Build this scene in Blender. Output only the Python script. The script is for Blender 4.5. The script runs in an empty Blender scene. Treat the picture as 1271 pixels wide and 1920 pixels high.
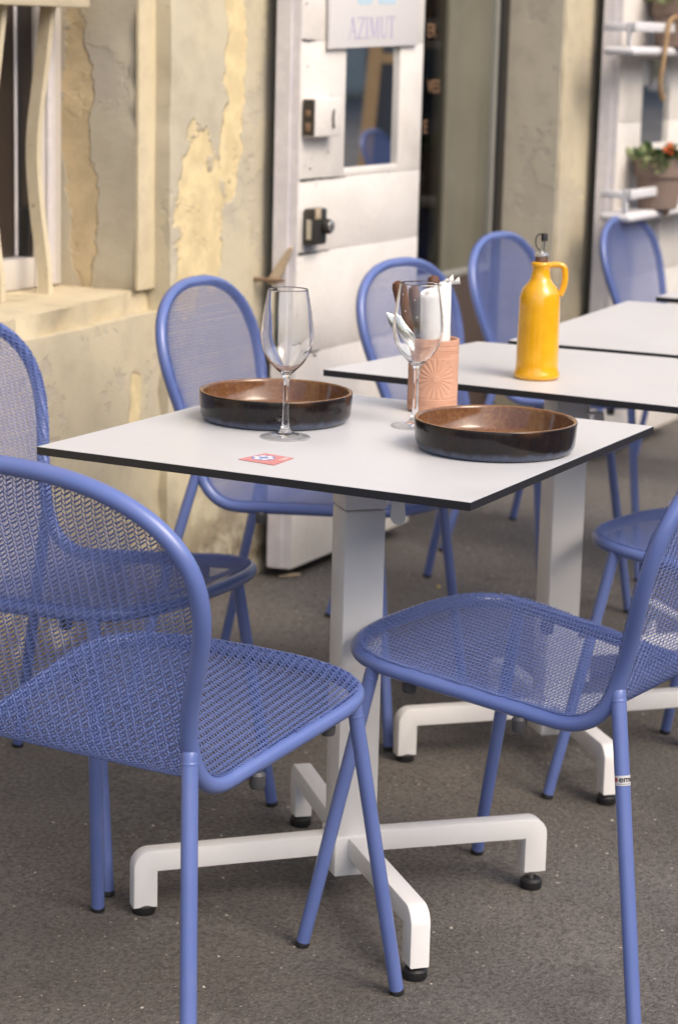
import bpy, bmesh, math, random
import numpy as np
from mathutils import Vector, Matrix, noise

random.seed(7)
rng = np.random.default_rng(7)
scene = bpy.context.scene
COL = scene.collection

# ------------------------------------------------------------------ basics
def tag(o, label=None, cat=None, group=None, kind=None):
    if label: o['label'] = label
    if cat: o['category'] = cat
    if group: o['group'] = group
    if kind: o['kind'] = kind
    return o

def empty(name, loc=(0, 0, 0), label=None, cat=None, group=None, rz=0):
    o = bpy.data.objects.new(name, None)
    COL.objects.link(o)
    o.empty_display_size = .1
    o.location = loc
    o.rotation_euler = (0, 0, rz)
    return tag(o, label, cat, group)

def link(name, me, parent=None, mats=()):
    o = bpy.data.objects.new(name, me)
    COL.objects.link(o)
    if parent is not None: o.parent = parent
    for m in (mats if isinstance(mats, (list, tuple)) else [mats]):
        if m and m.name not in [x.name for x in me.materials if x]: me.materials.append(m)
    return o

def mesh_np(name, V, F, smooth=True, mi=None, sharp=None):
    V = np.asarray(V, np.float32); F = np.asarray(F, np.int32)
    me = bpy.data.meshes.new(name)
    n, k = F.shape
    me.vertices.add(len(V)); me.vertices.foreach_set('co', V.ravel())
    me.loops.add(n * k); me.loops.foreach_set('vertex_index', F.ravel())
    me.polygons.add(n)
    me.polygons.foreach_set('loop_start', np.arange(0, n * k, k, dtype=np.int32))
    me.polygons.foreach_set('loop_total', np.full(n, k, np.int32))
    me.polygons.foreach_set('use_smooth', np.full(n, smooth, bool))
    if mi is not None: me.polygons.foreach_set('material_index', np.asarray(mi, np.int32))
    me.update(calc_edges=True); me.validate()
    if sharp: me.set_sharp_from_angle(angle=math.radians(sharp))
    return me

def bm_mesh(name, bm, smooth=False, sharp=None):
    bmesh.ops.recalc_face_normals(bm, faces=bm.faces)
    me = bpy.data.meshes.new(name)
    bm.to_mesh(me); bm.free()
    if smooth or sharp:
        for p in me.polygons: p.use_smooth = True
        if sharp: me.set_sharp_from_angle(angle=math.radians(sharp))
    return me

def add_box(bm, x0, x1, y0, y1, z0, z1, bev=0, mat=None, seg=2, mi=0):
    g = bmesh.ops.create_cube(bm, size=1)
    vs = g['verts']
    for v in vs:
        v.co = Vector(((x0 + x1) / 2 + v.co.x * (x1 - x0), (y0 + y1) / 2 + v.co.y * (y1 - y0), (z0 + z1) / 2 + v.co.z * (z1 - z0)))
    es = list({e for v in vs for e in v.link_edges}); fs = list({f for v in vs for f in v.link_faces})
    for f in fs: f.material_index = mi
    if bev:
        r = bmesh.ops.bevel(bm, geom=es, offset=bev, segments=seg, profile=.5, affect='EDGES')
        vs = list(set(r['verts']) | {v for v in vs if v.is_valid})
        for f in r['faces']: f.material_index = mi
        vs = list({v for f in bm.faces for v in f.verts if v in set(vs)})
    if mat is not None:
        bmesh.ops.transform(bm, matrix=mat, verts=[v for v in vs if v.is_valid])
    return bm

def box(name, x0, x1, y0, y1, z0, z1, m, parent=None, bev=0.002, mat=None):
    bm = bmesh.new(); add_box(bm, x0, x1, y0, y1, z0, z1, bev, mat)
    return link(name, bm_mesh(name, bm, sharp=40), parent, m)

def frames(P, closed=False):
    P = np.asarray(P, float); n = len(P)
    if closed: T = np.roll(P, -1, 0) - np.roll(P, 1, 0)
    else: T = np.gradient(P, axis=0)
    T /= np.linalg.norm(T, axis=1)[:, None]
    a = np.array([0, 0, 1.]) if abs(T[0][2]) < .9 else np.array([1., 0, 0])
    N = np.empty_like(P); N[0] = a - T[0] * (a @ T[0]); N[0] /= np.linalg.norm(N[0])
    for i in range(1, n):
        v = N[i - 1] - T[i] * (N[i - 1] @ T[i]); N[i] = v / np.linalg.norm(v)
    return T, N, np.cross(T, N)

def tube_vf(P, r, seg=12, closed=False, cap=True, off=0):
    P = np.asarray(P, float); T, N, B = frames(P, closed); n = len(P)
    r = np.broadcast_to(np.asarray(r, float), (n,))
    a = np.linspace(0, 2 * np.pi, seg, endpoint=False)
    V = (P[:, None, :] + r[:, None, None] * (np.cos(a)[None, :, None] * N[:, None, :] + np.sin(a)[None, :, None] * B[:, None, :])).reshape(-1, 3)
    F = []
    for i in range(n if closed else n - 1):
        j = (i + 1) % n
        for k in range(seg):
            l = (k + 1) % seg
            F.append((i * seg + k, i * seg + l, j * seg + l, j * seg + k))
    if cap and not closed:
        for e, s in ((0, 0), (n - 1, 1)):
            c = len(V); V = np.vstack([V, P[e]])
            for k in range(seg):
                l = (k + 1) % seg
                F.append((e * seg + l, e * seg + k, c, c) if s == 0 else (e * seg + k, e * seg + l, c, c))
    return V, [tuple(x + off for x in f) for f in F]

class MB:
    """collects quads/tris and builds ONE mesh object"""
    def __init__(s): s.V = []; s.F = []; s.M = []; s.n = 0
    def add(s, V, F, mi=0):
        s.V += [tuple(v) for v in V]
        for f in F:
            f = list(dict.fromkeys(f)); s.F.append([x + s.n for x in f]); s.M.append(mi)
        s.n += len(V)
    def tube(s, P, r, seg=12, closed=False, cap=True, mi=0):
        V, F = tube_vf(P, r, seg, closed, cap); s.add(V, F, mi)
    def lathe(s, prof, c=(0, 0, 0), seg=48, mi=0, closed=False, mis=None):
        n = len(prof); V = []; F = []; a = np.linspace(0, 2 * np.pi, seg, endpoint=False)
        for r, z in prof:
            for t in a: V.append((c[0] + r * math.cos(t), c[1] + r * math.sin(t), c[2] + z))
        base = s.n; s.V += V; s.n += len(V)
        for i in range(n if closed else n - 1):
            j = (i + 1) % n
            for k in range(seg):
                l = (k + 1) % seg
                s.F.append([base + i * seg + k, base + i * seg + l, base + j * seg + l, base + j * seg + k]); s.M.append(mis[i] if mis else mi)
    def mesh(s, name, smooth=True, sharp=40):
        me = bpy.data.meshes.new(name); me.from_pydata(s.V, [], s.F); me.update()
        me.polygons.foreach_set('material_index', np.array(s.M, np.int32))
        me.validate()
        bm = bmesh.new(); bm.from_mesh(me); bmesh.ops.remove_doubles(bm, verts=bm.verts, dist=1e-6)
        bmesh.ops.recalc_face_normals(bm, faces=bm.faces); bm.to_mesh(me); bm.free()
        if smooth:
            for p in me.polygons: p.use_smooth = True
            if sharp: me.set_sharp_from_angle(angle=math.radians(sharp))
        return me
    def build(s, name, mats, parent=None, smooth=True, sharp=40):
        me = s.mesh(name, smooth, sharp)
        o = bpy.data.objects.new(name, me); COL.objects.link(o); o.parent = parent
        for m in (mats if isinstance(mats, (list, tuple)) else [mats]): me.materials.append(m)
        return o

def text_mesh(txt, size, extrude=0.0, thick=0.0, align='LEFT'):
    cu = bpy.data.curves.new('lettering', 'FONT'); cu.body = txt; cu.size = size; cu.extrude = extrude; cu.offset = thick; cu.align_x = align
    o = bpy.data.objects.new('lettering', cu); COL.objects.link(o)
    dg = bpy.context.evaluated_depsgraph_get(); me = bpy.data.meshes.new_from_object(o.evaluated_get(dg))
    bpy.data.objects.remove(o); bpy.data.curves.remove(cu)
    return me

# ------------------------------------------------------------------ materials
class NT:
    def __init__(s, name):
        s.m = bpy.data.materials.new(name); s.m.use_nodes = True; s.t = s.m.node_tree; s.n = s.t.nodes; s.l = s.t.links
        s.b = s.n['Principled BSDF']; s.out = s.n['Material Output']
    def new(s, t, **k):
        x = s.n.new(t)
        for a, b in k.items(): setattr(x, a, b)
        return x
    def set(s, sock, v):
        if hasattr(v, 'is_output') or isinstance(v, bpy.types.NodeSocket): s.l.new(v, sock)
        else:
            if isinstance(v, (tuple, list)) and len(v) == 3 and sock.type == 'RGBA': v = (*v, 1)
            sock.default_value = v
    def pos(s): return s.new('ShaderNodeNewGeometry').outputs['Position']
    def obj(s): return s.new('ShaderNodeTexCoord').outputs['Object']
    def math(s, op, a, b=0.0, c=0.0, clamp=False):
        x = s.new('ShaderNodeMath', operation=op, use_clamp=clamp)
        for i, v in enumerate((a, b, c)): s.set(x.inputs[i], v)
        return x.outputs[0]
    def vmath(s, op, a, b):
        x = s.new('ShaderNodeVectorMath', operation=op); s.set(x.inputs[0], a); s.set(x.inputs[1], b); return x.outputs['Value' if op == 'LENGTH' else 'Vector']
    def sep(s, v):
        x = s.new('ShaderNodeSeparateXYZ'); s.set(x.inputs[0], v); return x.outputs
    def noise(s, co, scale, detail=4, rough=.55, out='Fac', dist=0):
        x = s.new('ShaderNodeTexNoise'); s.set(x.inputs['Vector'], co); x.inputs['Scale'].default_value = scale
        x.inputs['Detail'].default_value = detail; x.inputs['Roughness'].default_value = rough; x.inputs['Distortion'].default_value = dist
        return x.outputs[out]
    def voro(s, co, scale, feature='F1', out='Distance', rand=1):
        x = s.new('ShaderNodeTexVoronoi', feature=feature); s.set(x.inputs['Vector'], co); x.inputs['Scale'].default_value = scale
        x.inputs['Randomness'].default_value = rand
        return x.outputs[out]
    def ramp(s, f, a, b, lo=0.0, hi=1.0):
        x = s.new('ShaderNodeMapRange', interpolation_type='SMOOTHSTEP'); s.set(x.inputs[0], f)
        x.inputs[1].default_value = a; x.inputs[2].default_value = b; x.inputs[3].default_value = lo; x.inputs[4].default_value = hi
        return x.outputs[0]
    def mix(s, f, a, b, blend='MIX'):
        x = s.new('ShaderNodeMix', data_type='RGBA', blend_type=blend); s.set(x.inputs[0], f); s.set(x.inputs[6], a); s.set(x.inputs[7], b); return x.outputs[2]
    def bump(s, h, st=.3, d=.002, nrm=None):
        x = s.new('ShaderNodeBump'); s.set(x.inputs['Height'], h); x.inputs['Strength'].default_value = st; x.inputs['Distance'].default_value = d
        if nrm is not None: s.l.new(nrm, x.inputs['Normal'])
        return x.outputs[0]
    def fin(s, col=None, rough=None, nrm=None, **k):
        if col is not None: s.set(s.b.inputs['Base Color'], col)
        if rough is not None: s.set(s.b.inputs['Roughness'], rough)
        if nrm is not None: s.l.new(nrm, s.b.inputs['Normal'])
        for a, v in k.items(): s.set(s.b.inputs[a.replace('_', ' ')], v)
        return s.m

def simple(name, col, rough=.5, var=.06, sc=30, bump=.0, **k):
    t = NT(name); p = t.obj(); n = t.noise(p, sc, 3)
    c = t.mix(n, tuple(x * (1 - var) for x in col), tuple(min(1, x * (1 + var)) for x in col))
    nr = t.bump(t.noise(p, sc * 8, 2), bump, .001) if bump else None
    return t.fin(c, rough, nr, **k)

def m_blue():
    t = NT('blue_powder_coat'); p = t.obj(); n = t.noise(p, 900, 2); n2 = t.noise(p, 9, 3)
    c = t.mix(t.ramp(n2, .3, .7), BLUE1, BLUE2)
    sc = t.math('MULTIPLY', t.ramp(t.noise(p, 75, 5, .75), .685, .72), t.ramp(t.noise(p, 11, 2), .50, .60))
    c = t.mix(t.math('MULTIPLY', sc, .65), c, (.30, .32, .42))
    c = t.mix(t.ramp(t.noise(p, 26, 5, .7), .55, .8, 0, .22), c, (.20, .21, .30))
    return t.fin(c, t.math('ADD', t.math('MULTIPLY', n2, .12), .30), t.bump(n, .12, .0006), Specular_IOR_Level=.6, Coat_Weight=.3, Coat_Roughness=.28)
BLUE1 = (.103, .150, .378); BLUE2 = (.117, .165, .400)
M = {}
M['blue'] = m_blue()
M['white_steel'] = simple('white_powder_coat', (.775, .76, .745), .38, .03, 40, .08)
M['black_rubber'] = simple('black_rubber', (.012, .012, .013), .55, .2, 60)
M['grey_rubber'] = simple('grey_rubber', (.05, .05, .055), .5, .2, 60)
M['steel'] = simple('screw_steel', (.45, .44, .42), .3, .1, 60, 0, Metallic=1.0)
M['black_core'] = simple('black_laminate_core', (.014, .014, .016), .42, .2, 80)

def m_top():
    t = NT('pale_grey_laminate'); p = t.obj(); n = t.noise(p, 6, 4); f = t.noise(p, 1400, 2)
    c = t.mix(n, (.565, .565, .572), (.615, .613, .617)); c = t.mix(t.ramp(f, .35, .65, 0, .25), c, (.44, .445, .455))
    s = t.math('ADD', t.ramp(t.noise(p, 11, 5, .6), .2, .85, .29, .37), t.ramp(t.noise(p, 3, 3), .3, .7, 0, .1))
    return t.fin(c, s, t.bump(f, .05, .0004), Specular_IOR_Level=.45)
M['laminate'] = m_top()

def m_asphalt():
    t = NT('old_asphalt'); p = t.pos()
    big = t.noise(p, 1.1, 5, .6); mid = t.noise(p, 7, 4, .6); fine = t.noise(p, 120, 3, .65)
    v = t.voro(p, 210, 'F1', 'Color'); vd = t.voro(p, 210)
    c = t.mix(t.ramp(big, .28, .72), (.098, .087, .078), (.188, .171, .155))
    c = t.mix(t.ramp(mid, .35, .75, 0, .45), c, (.150, .138, .126))
    c = t.mix(t.ramp(fine, .38, .68, 0, .6), c, (.040, .034, .030))
    st = t.sep(v)[0]
    c = t.mix(t.math('MULTIPLY', t.ramp(st, .72, .95), t.ramp(vd, .35, .15)), c, (.27, .25, .225))
    # sparse pale grit
    g = t.voro(p, 38, 'F1', 'Color'); gd = t.voro(p, 38)
    c = t.mix(t.math('MULTIPLY', t.ramp(t.sep(g)[1], .90, .93), t.ramp(gd, .13, .07)), c, (.50, .46, .40))
    g2 = t.voro(p, 90, 'F1', 'Color'); gd2 = t.voro(p, 90)
    c = t.mix(t.math('MULTIPLY', t.ramp(t.sep(g2)[1], .93, .95), t.ramp(gd2, .22, .12)), c, (.36, .32, .27))
    # oil / damp stains
    c = t.mix(t.ramp(t.noise(p, 2.3, 6, .7), .56, .74, 0, .5), c, (.040, .034, .030))
    h = t.math('ADD', t.math('MULTIPLY', vd, -1.0), t.math('MULTIPLY', fine, .8))
    return t.fin(c, t.ramp(fine, .2, .8, .78, .95), t.bump(h, .5, .004), Specular_IOR_Level=.25)
M['asphalt'] = m_asphalt()

def m_plaster(name, base, alt, patches=(), axis='XZ', ochre=(.610, .500, .290), grey=(.36, .31, .235), grime=.3):
    """cream lime wash with flaking ochre paint; patches = (a, z, ra, rz) where an older coat shows, a along the wall"""
    t = NT(name); p = t.pos(); x, y, z = t.sep(p)
    a = x if axis[0] == 'X' else y
    big = t.noise(p, 2.2, 5, .6); mid = t.noise(p, 14, 5, .65); fine = t.noise(p, 160, 3, .6)
    c = t.mix(t.ramp(big, .3, .72), base, alt)
    c = t.mix(t.ramp(mid, .42, .8, 0, .5), c, grey)
    g4 = t.ramp(t.noise(p, 4.2, 7, .66), .555, .575); c = t.mix(t.math('MULTIPLY', g4, .40), c, (.425, .385, .335))
    nv = t.noise(p, 9, 6, .62); nw = t.noise(p, 26, 4, .6)
    mask = None
    for (ca, cz, ra, rz) in patches:
        da = t.math('DIVIDE', t.math('SUBTRACT', a, ca), ra); dz = t.math('DIVIDE', t.math('SUBTRACT', z, cz), rz)
        d = t.math('SQRT', t.math('ADD', t.math('MULTIPLY', da, da), t.math('MULTIPLY', dz, dz)))
        d = t.math('ADD', d, t.math('MULTIPLY', t.math('SUBTRACT', nv, .5), 1.9)); d = t.math('ADD', d, t.math('MULTIPLY', t.math('SUBTRACT', nw, .5), 1.0))
        mk = t.ramp(d, 1.03, .84)
        mask = mk if mask is None else t.math('MAXIMUM', mask, mk)
    h = t.math('ADD', t.math('MULTIPLY', mid, .6), t.math('MULTIPLY', fine, .25)); h = t.math('SUBTRACT', h, t.math('MULTIPLY', g4, .5))
    if mask is not None:
        oc = t.mix(t.ramp(t.noise(p, 20, 4), .35, .7), ochre, tuple(min(1, q * 1.22) for q in ochre))
        oc = t.mix(t.ramp(t.noise(p, 42, 5, .7), .56, .70, 0, .7), oc, base)
        c = t.mix(mask, c, oc)
        rim = t.math('MULTIPLY', t.math('MULTIPLY', mask, t.math('SUBTRACT', 1.0, mask)), t.ramp(nw, .48, .62, 0, 1.8)); c = t.mix(rim, c, (.22, .175, .115))
        h = t.math('ADD', h, t.math('MULTIPLY', mask, -.9))
    # dark pits and flake edges
    pit = t.math('MULTIPLY', t.ramp(t.noise(p, 34, 5, .7), .67, .74), t.ramp(t.noise(p, 5, 3), .50, .62))
    c = t.mix(t.math('MULTIPLY', pit, .75), c, (.10, .085, .06))
    c = t.mix(t.ramp(t.noise(p, 3.4, 6, .7), .52, .8, 0, grime), c, (.20, .165, .115))
    # splash dirt near the street
    c = t.mix(t.math('MULTIPLY', t.ramp(z, .34, .0), t.ramp(mid, .32, .58)), c, (.17, .135, .085))
    h = t.math('ADD', h, t.math('MULTIPLY', pit, -1.2))
    return t.fin(c, .9, t.bump(h, .55, .006), Specular_IOR_Level=.15)
CREAM = (.50, .435, .295); CREAM2 = (.590, .525, .365)
M['plaster_pier'] = m_plaster('cream_plaster_flaking', CREAM2, (.50, .45, .345), [(4.40, .93, .085, .20), (4.37, .80, .06, .12), (4.57, 1.27, .05, .26), (4.55, 1.08, .045, .13), (4.47, .86, .05, .16)])
M['plaster_reveal'] = m_plaster('grey_plaster_reveal', (.52, .465, .345), (.47, .43, .34), [(2.885, 1.12, .045, .26), (2.87, .90, .04, .14)], 'YZ', (.465, .375, .235))
M['plaster_low'] = m_plaster('cream_plaster_low', (.56, .49, .34), (.50, .44, .32), [(4.16, .50, .03, .09), (3.1, .5, .12, .1)])
M['plaster_sill'] = m_plaster('cream_painted_cement', (.58, .49, .325), (.63, .55, .38), (), grime=.55)
M['plaster_far'] = m_plaster('beige_plaster_far', (.52, .47, .37), (.55, .495, .39), (), grime=.2)
M['plaster_cream'] = m_plaster('cream_paint_far', (.55, .485, .34), (.50, .44, .32), (), grime=.3)
M['plaster_opp'] = m_plaster('pale_plaster_opposite', (.50, .47, .42), (.42, .40, .36), ())

def m_door():
    t = NT('old_white_door_paint'); p = t.pos()
    n = t.noise(p, 5, 5, .6); f = t.noise(p, 60, 4, .6)
    c = t.mix(t.ramp(n, .3, .7), (.68, .64, .59), (.755, .715, .665))
    c = t.mix(t.ramp(f, .55, .8, 0, .35), c, (.55, .52, .48))
    c = t.mix(t.ramp(t.noise(p, 3.2, 6, .72), .54, .74, 0, .42), c, (.50, .45, .38))
    chip = t.math('MULTIPLY', t.ramp(t.noise(p, 48, 4, .7), .70, .74), t.ramp(t.noise(p, 6, 2), .5, .6))
    c = t.mix(chip, c, (.16, .14, .13))
    h = t.math('ADD', t.math('MULTIPLY', f, .5), t.math('MULTIPLY', t.noise(p, 9, 4), 2.2)); h = t.math('SUBTRACT', h, chip)
    return t.fin(c, .42, t.bump(h, .5, .005), Specular_IOR_Level=.4)
M['door'] = m_door()
def m_edge():
    t = NT('lavender_grey_edge_paint'); p = t.pos(); n = t.noise(p, 24, 5, .65)
    c = t.mix(t.ramp(n, .35, .7), (.64, .615, .64), (.73, .70, .705))
    chip = t.ramp(t.noise(p, 55, 4, .7), .68, .73); c = t.mix(chip, c, (.20, .17, .16))
    return t.fin(c, .5, t.bump(n, .4, .004))
M['edge'] = m_edge()
M['crack'] = simple('dark_crack', (.05, .042, .038), .9, .3, 90)
M['iron'] = simple('old_iron', (.075, .07, .062), .45, .4, 40, .3, Metallic=.7)
M['rust'] = simple('rusty_iron', (.20, .125, .075), .75, .35, 50, .4)
M['tan_iron'] = simple('tan_painted_iron', (.44, .345, .235), .7, .2, 50, .3)
M['brass'] = simple('worn_metal', (.62, .60, .56), .3, .2, 60, 0, Metallic=.9)
M['sign'] = simple('sign_white', (.70, .675, .665), .5, .02, 10)
M['sign_text'] = simple('lavender_lettering', (.46, .42, .58), .6, .03)
M['sign_blue'] = simple('pale_blue_print', (.46, .60, .68), .6, .03)
M['mirror'] = NT('mirror_glass').fin((.86, .87, .86), .015, None, Metallic=1.0)
M['white_wood'] = simple('white_window_paint', (.62, .585, .55), .5, .06, 25, .2)
M['shaded_wood'] = simple('shaded_frame_side', (.075, .060, .050), .5, .12, 25, .1)  # shade on the white frame's side face, put in as dark paint
def m_ciron():
    t = NT('cream_painted_iron'); p = t.pos(); n = t.noise(p, 12, 5, .65)
    c = t.mix(t.ramp(n, .3, .7), (.56, .485, .335), (.63, .555, .40))
    ru = t.ramp(t.noise(p, 38, 5, .72), .63, .70); c = t.mix(ru, c, (.19, .12, .065))
    c = t.mix(t.ramp(t.noise(p, 5, 5, .7), .5, .75, 0, .45), c, (.36, .29, .19))
    return t.fin(c, .6, t.bump(n, .5, .004))
M['cream_iron'] = m_ciron()
M['dark_pane'] = simple('dark_window_glass', (.055, .040, .030), .35, .2, 4, 0, Specular_IOR_Level=.5)
M['interior'] = simple('dark_brown_interior', (.30, .245, .195), .9, .2, 8)
M['reflect_tint'] = None
def m_reflect_tint():  # grey-green reflection in the shop glass, painted into its base colour
    t = NT('glass_reflection_tint'); p = t.pos(); x, y, z = t.sep(p); n = t.noise(p, 3, 3)
    c = t.mix(t.ramp(n, .3, .7), (.150, .142, .105), (.185, .175, .135))
    return t.fin(c, .16, None, Specular_IOR_Level=.5)
M['reflect_tint'] = m_reflect_tint()
M['panel_brown'] = simple('brown_panel_paint', (.060, .042, .036), .5, .15, 12)
M['frame_black'] = simple('black_frame_paint', (.020, .019, .018), .45, .2, 30)
M['frame_grey'] = simple('grey_metal_trim', (.26, .26, .235), .4, .1, 30)
M['orange_text'] = simple('orange_lettering', (.20, .115, .06), .6, .05)
def m_wood(name, a, b, sc=14):
    t = NT(name); p = t.obj()
    mp = t.new('ShaderNodeMapping'); mp.inputs['Scale'].default_value = (1, 1, .08); t.set(mp.inputs[0], p)
    n = t.noise(mp.outputs[0], sc * 6, 4, .6, dist=1.2)
    return t.fin(t.mix(t.ramp(n, .3, .7), a, b), .45, t.bump(n, .15, .001))
M['wood'] = m_wood('pale_wood', (.42, .24, .10), (.52, .32, .15))
M['dark_wood'] = m_wood('brown_knife_wood', (.075, .028, .014), (.15, .06, .032), 40)
M['chalkboard'] = simple('chalkboard', (.045, .048, .058), .6, .2, 6)
M['chalk'] = simple('chalk', (.45, .46, .48), .9, .2, 60)
M['blade'] = NT('polished_steel').fin((.62, .61, .59), .14, None, Metallic=1.0)
def m_paper():
    t = NT('white_napkin'); p = t.obj(); n = t.noise(p, 90, 4)
    return t.fin((.82, .80, .78), .9, t.bump(n, .25, .002), Subsurface_Weight=.05)
M['napkin'] = m_paper()
def m_terra():
    t = NT('pink_terracotta'); p = t.obj(); n = t.noise(p, 40, 4)
    return t.fin(t.mix(n, (.50, .265, .175), (.60, .335, .225)), .75, t.bump(t.noise(p, 300, 3), .2, .0006))
M['terra'] = m_terra()
def m_yellow():
    t = NT('yellow_glaze'); p = t.obj(); n = t.noise(p, 30, 4); v = t.noise(p, 260, 3)
    c = t.mix(t.ramp(n, .3, .7), (.70, .335, .006), (.76, .385, .010))
    return t.fin(c, .16, t.bump(t.math('ADD', v, t.math('MULTIPLY', n, 2.0)), .10, .001), Coat_Weight=.6, Coat_Roughness=.08)
M['yellow'] = m_yellow()
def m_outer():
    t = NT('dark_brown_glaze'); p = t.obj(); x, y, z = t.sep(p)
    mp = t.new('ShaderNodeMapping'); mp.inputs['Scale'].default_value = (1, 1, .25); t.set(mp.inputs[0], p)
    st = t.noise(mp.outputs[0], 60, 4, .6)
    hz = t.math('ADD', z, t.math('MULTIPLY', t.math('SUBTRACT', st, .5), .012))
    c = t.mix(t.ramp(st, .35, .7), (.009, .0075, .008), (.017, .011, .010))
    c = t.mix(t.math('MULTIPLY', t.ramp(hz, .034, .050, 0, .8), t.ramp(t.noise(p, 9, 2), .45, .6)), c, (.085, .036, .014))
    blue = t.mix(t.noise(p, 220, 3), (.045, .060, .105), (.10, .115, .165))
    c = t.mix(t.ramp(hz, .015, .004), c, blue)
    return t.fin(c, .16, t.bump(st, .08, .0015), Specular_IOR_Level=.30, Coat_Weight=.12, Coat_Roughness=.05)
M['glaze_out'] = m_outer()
def m_inner():
    t = NT('brown_inner_glaze'); p = t.obj(); n = t.noise(p, 160, 4, .65); b = t.noise(p, 14, 4)
    mp = t.new('ShaderNodeMapping'); mp.inputs['Scale'].default_value = (1, 1, .2); t.set(mp.inputs[0], p)
    st = t.noise(mp.outputs[0], 110, 3)
    c = t.mix(t.ramp(n, .35, .7), (.140, .060, .024), (.225, .108, .046))
    c = t.mix(t.ramp(b, .4, .7, 0, .5), c, (.085, .034, .014)); c = t.mix(t.ramp(st, .5, .75, 0, .12), c, (.33, .19, .09))
    return t.fin(c, .12, t.bump(n, .06, .001), Coat_Weight=.3, Coat_Roughness=.10)
M['glaze_in'] = m_inner()
M['glaze_rim'] = simple('rim_glaze', (.22, .11, .045), .15, .3, 60)
def m_glass(name, tint=(1, 1, 1)):
    t = NT(name); return t.fin(tint, 0.0, None, Transmission_Weight=1.0, IOR=1.46)
M['glass'] = m_glass('clear_glass', (.985, .99, .99))
def m_pane():
    t = NT('shop_window_glass')
    tr = t.new('ShaderNodeBsdfTransparent'); gl = t.new('ShaderNodeBsdfGlossy'); gl.inputs['Roughness'].default_value = .02
    lw = t.new('ShaderNodeFresnel'); lw.inputs[0].default_value = 1.3; mx = t.new('ShaderNodeMixShader')
    t.l.new(lw.outputs[0], mx.inputs[0]); t.l.new(tr.outputs[0], mx.inputs[1]); t.l.new(gl.outputs[0], mx.inputs[2]); t.l.new(mx.outputs[0], t.out.inputs[0])
    return t.m
M['pane'] = m_pane()
M['red_card'] = simple('red_card', (.60, .235, .225), .55, .06, 40)
M['card_white'] = simple('card_white', (.78, .76, .74), .6, .02)
M['card_blue'] = simple('card_blue', (.16, .24, .50), .6, .02)
M['pot'] = simple('taupe_clay_pot', (.215, .155, .125), .8, .12, 20, .2)
M['soil'] = simple('soil', (.04, .028, .02), .95, .3, 60, .5)
M['leaf'] = simple('leaf_green', (.055, .10, .028), .5, .35, 30)
M['leaf_pale'] = simple('leaf_pale_green', (.24, .27, .13), .55, .25, 30)
M['flower'] = simple('coral_flower', (.80, .26, .09), .6, .2, 60)
def m_rope():
    t = NT('jute_rope'); p = t.obj(); n = t.noise(p, 160, 4)
    return t.fin(t.mix(n, (.26, .165, .085), (.42, .29, .16)), .95, t.bump(n, .6, .003))
M['rope'] = m_rope()
M['sticker'] = simple('sticker_silver', (.55, .54, .53), .4, .03)
M['sticker_red'] = simple('sticker_red', (.45, .02, .03), .5, .03)
M['sticker_black'] = simple('sticker_black', (.012, .012, .012), .5, .03)
M['grit'] = simple('pale_grit', (.46, .41, .34), .9, .3, 20)
M['white_shelf'] = simple('white_shelf_paint', (.66, .65, .66), .5, .05, 20, .1)
M['yellow_leaf'] = simple('yellow_petal', (.62, .47, .08), .8, .1, 30)

# ------------------------------------------------------------------ ground (falls gently to the street)
G0, GX, GY = .0071, -.019, .0221
def gz(x, y):
    x = min(max(x, -4), 7.5); y = y if y > 0 else -y                # the carriageway rises again past the gutter
    return G0 + GX * (x - 2.8) + GY * (min(y, 6) - 1.5)
GN = Vector((-GX, -GY, 1)).normalized()
gxs = (-40, -4, 7.5, 80); gys = (-60, -6, 0, 6, 20)
V = [(x, y, gz(x, y)) for x in gxs for y in gys]
g = link('ground', mesh_np('ground', V, [(i * 5 + j, i * 5 + 5 + j, i * 5 + 6 + j, i * 5 + 1 + j) for i in range(3) for j in range(4)], False), None, M['asphalt']); tag(g, 'worn brown-grey asphalt street sloping up to the facade', 'street', kind='structure')
# loose grit lying on the street
mb = MB()
for i in range(420):
    x = random.uniform(1.9, 6.2); y = random.uniform(.3, 2.62); s = random.uniform(.0012, .0034)
    z = gz(x, y); a = random.uniform(0, 6.28)
    ring = [(x + s * math.cos(a + k * 1.257) * random.uniform(.6, 1.2), y + s * math.sin(a + k * 1.257) * random.uniform(.6, 1.2), z + .0002) for k in range(5)]
    top = (x, y, z + s * .8)
    mb.add(ring + [top], [(k, (k + 1) % 5, 5) for k in range(5)])
tag(mb.build('grit', M['grit'], None, False), 'scattered pale grit and crumbs on the asphalt', 'grit', kind='stuff')

# ------------------------------------------------------------------ woven chair
CH = dict(xf=.2440, zf=.4523, xb=-.1905, zb=.4061, s=.3128, hwf=.217, hwb=.193, hws=.2452, zs=.6864, zt=.8245, na=2.334, la=.118, nf=2.75,
          xlf=.1615, xff=.2347, wff=.2565, zl=.4654, xrf=-.3118, wrf=.2589, rb=.070)
def seatz(x): return CH['zb'] + (CH['zf'] - CH['zb']) * (x - CH['xb']) / (CH['xf'] - CH['xb'])
def backx(z): return CH['xb'] - CH['s'] * (z - CH['zb'])
d_s = np.array([CH['xf'] - CH['xb'], CH['zf'] - CH['zb']]); d_s /= np.linalg.norm(d_s)
d_b = np.array([-CH['s'], 1.]); d_b /= np.linalg.norm(d_b)
Vx = np.array([CH['xb'], CH['zb']]); tl = CH['rb'] * 1.05
p1 = Vx + d_s * tl; p2 = Vx + d_b * tl
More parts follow.
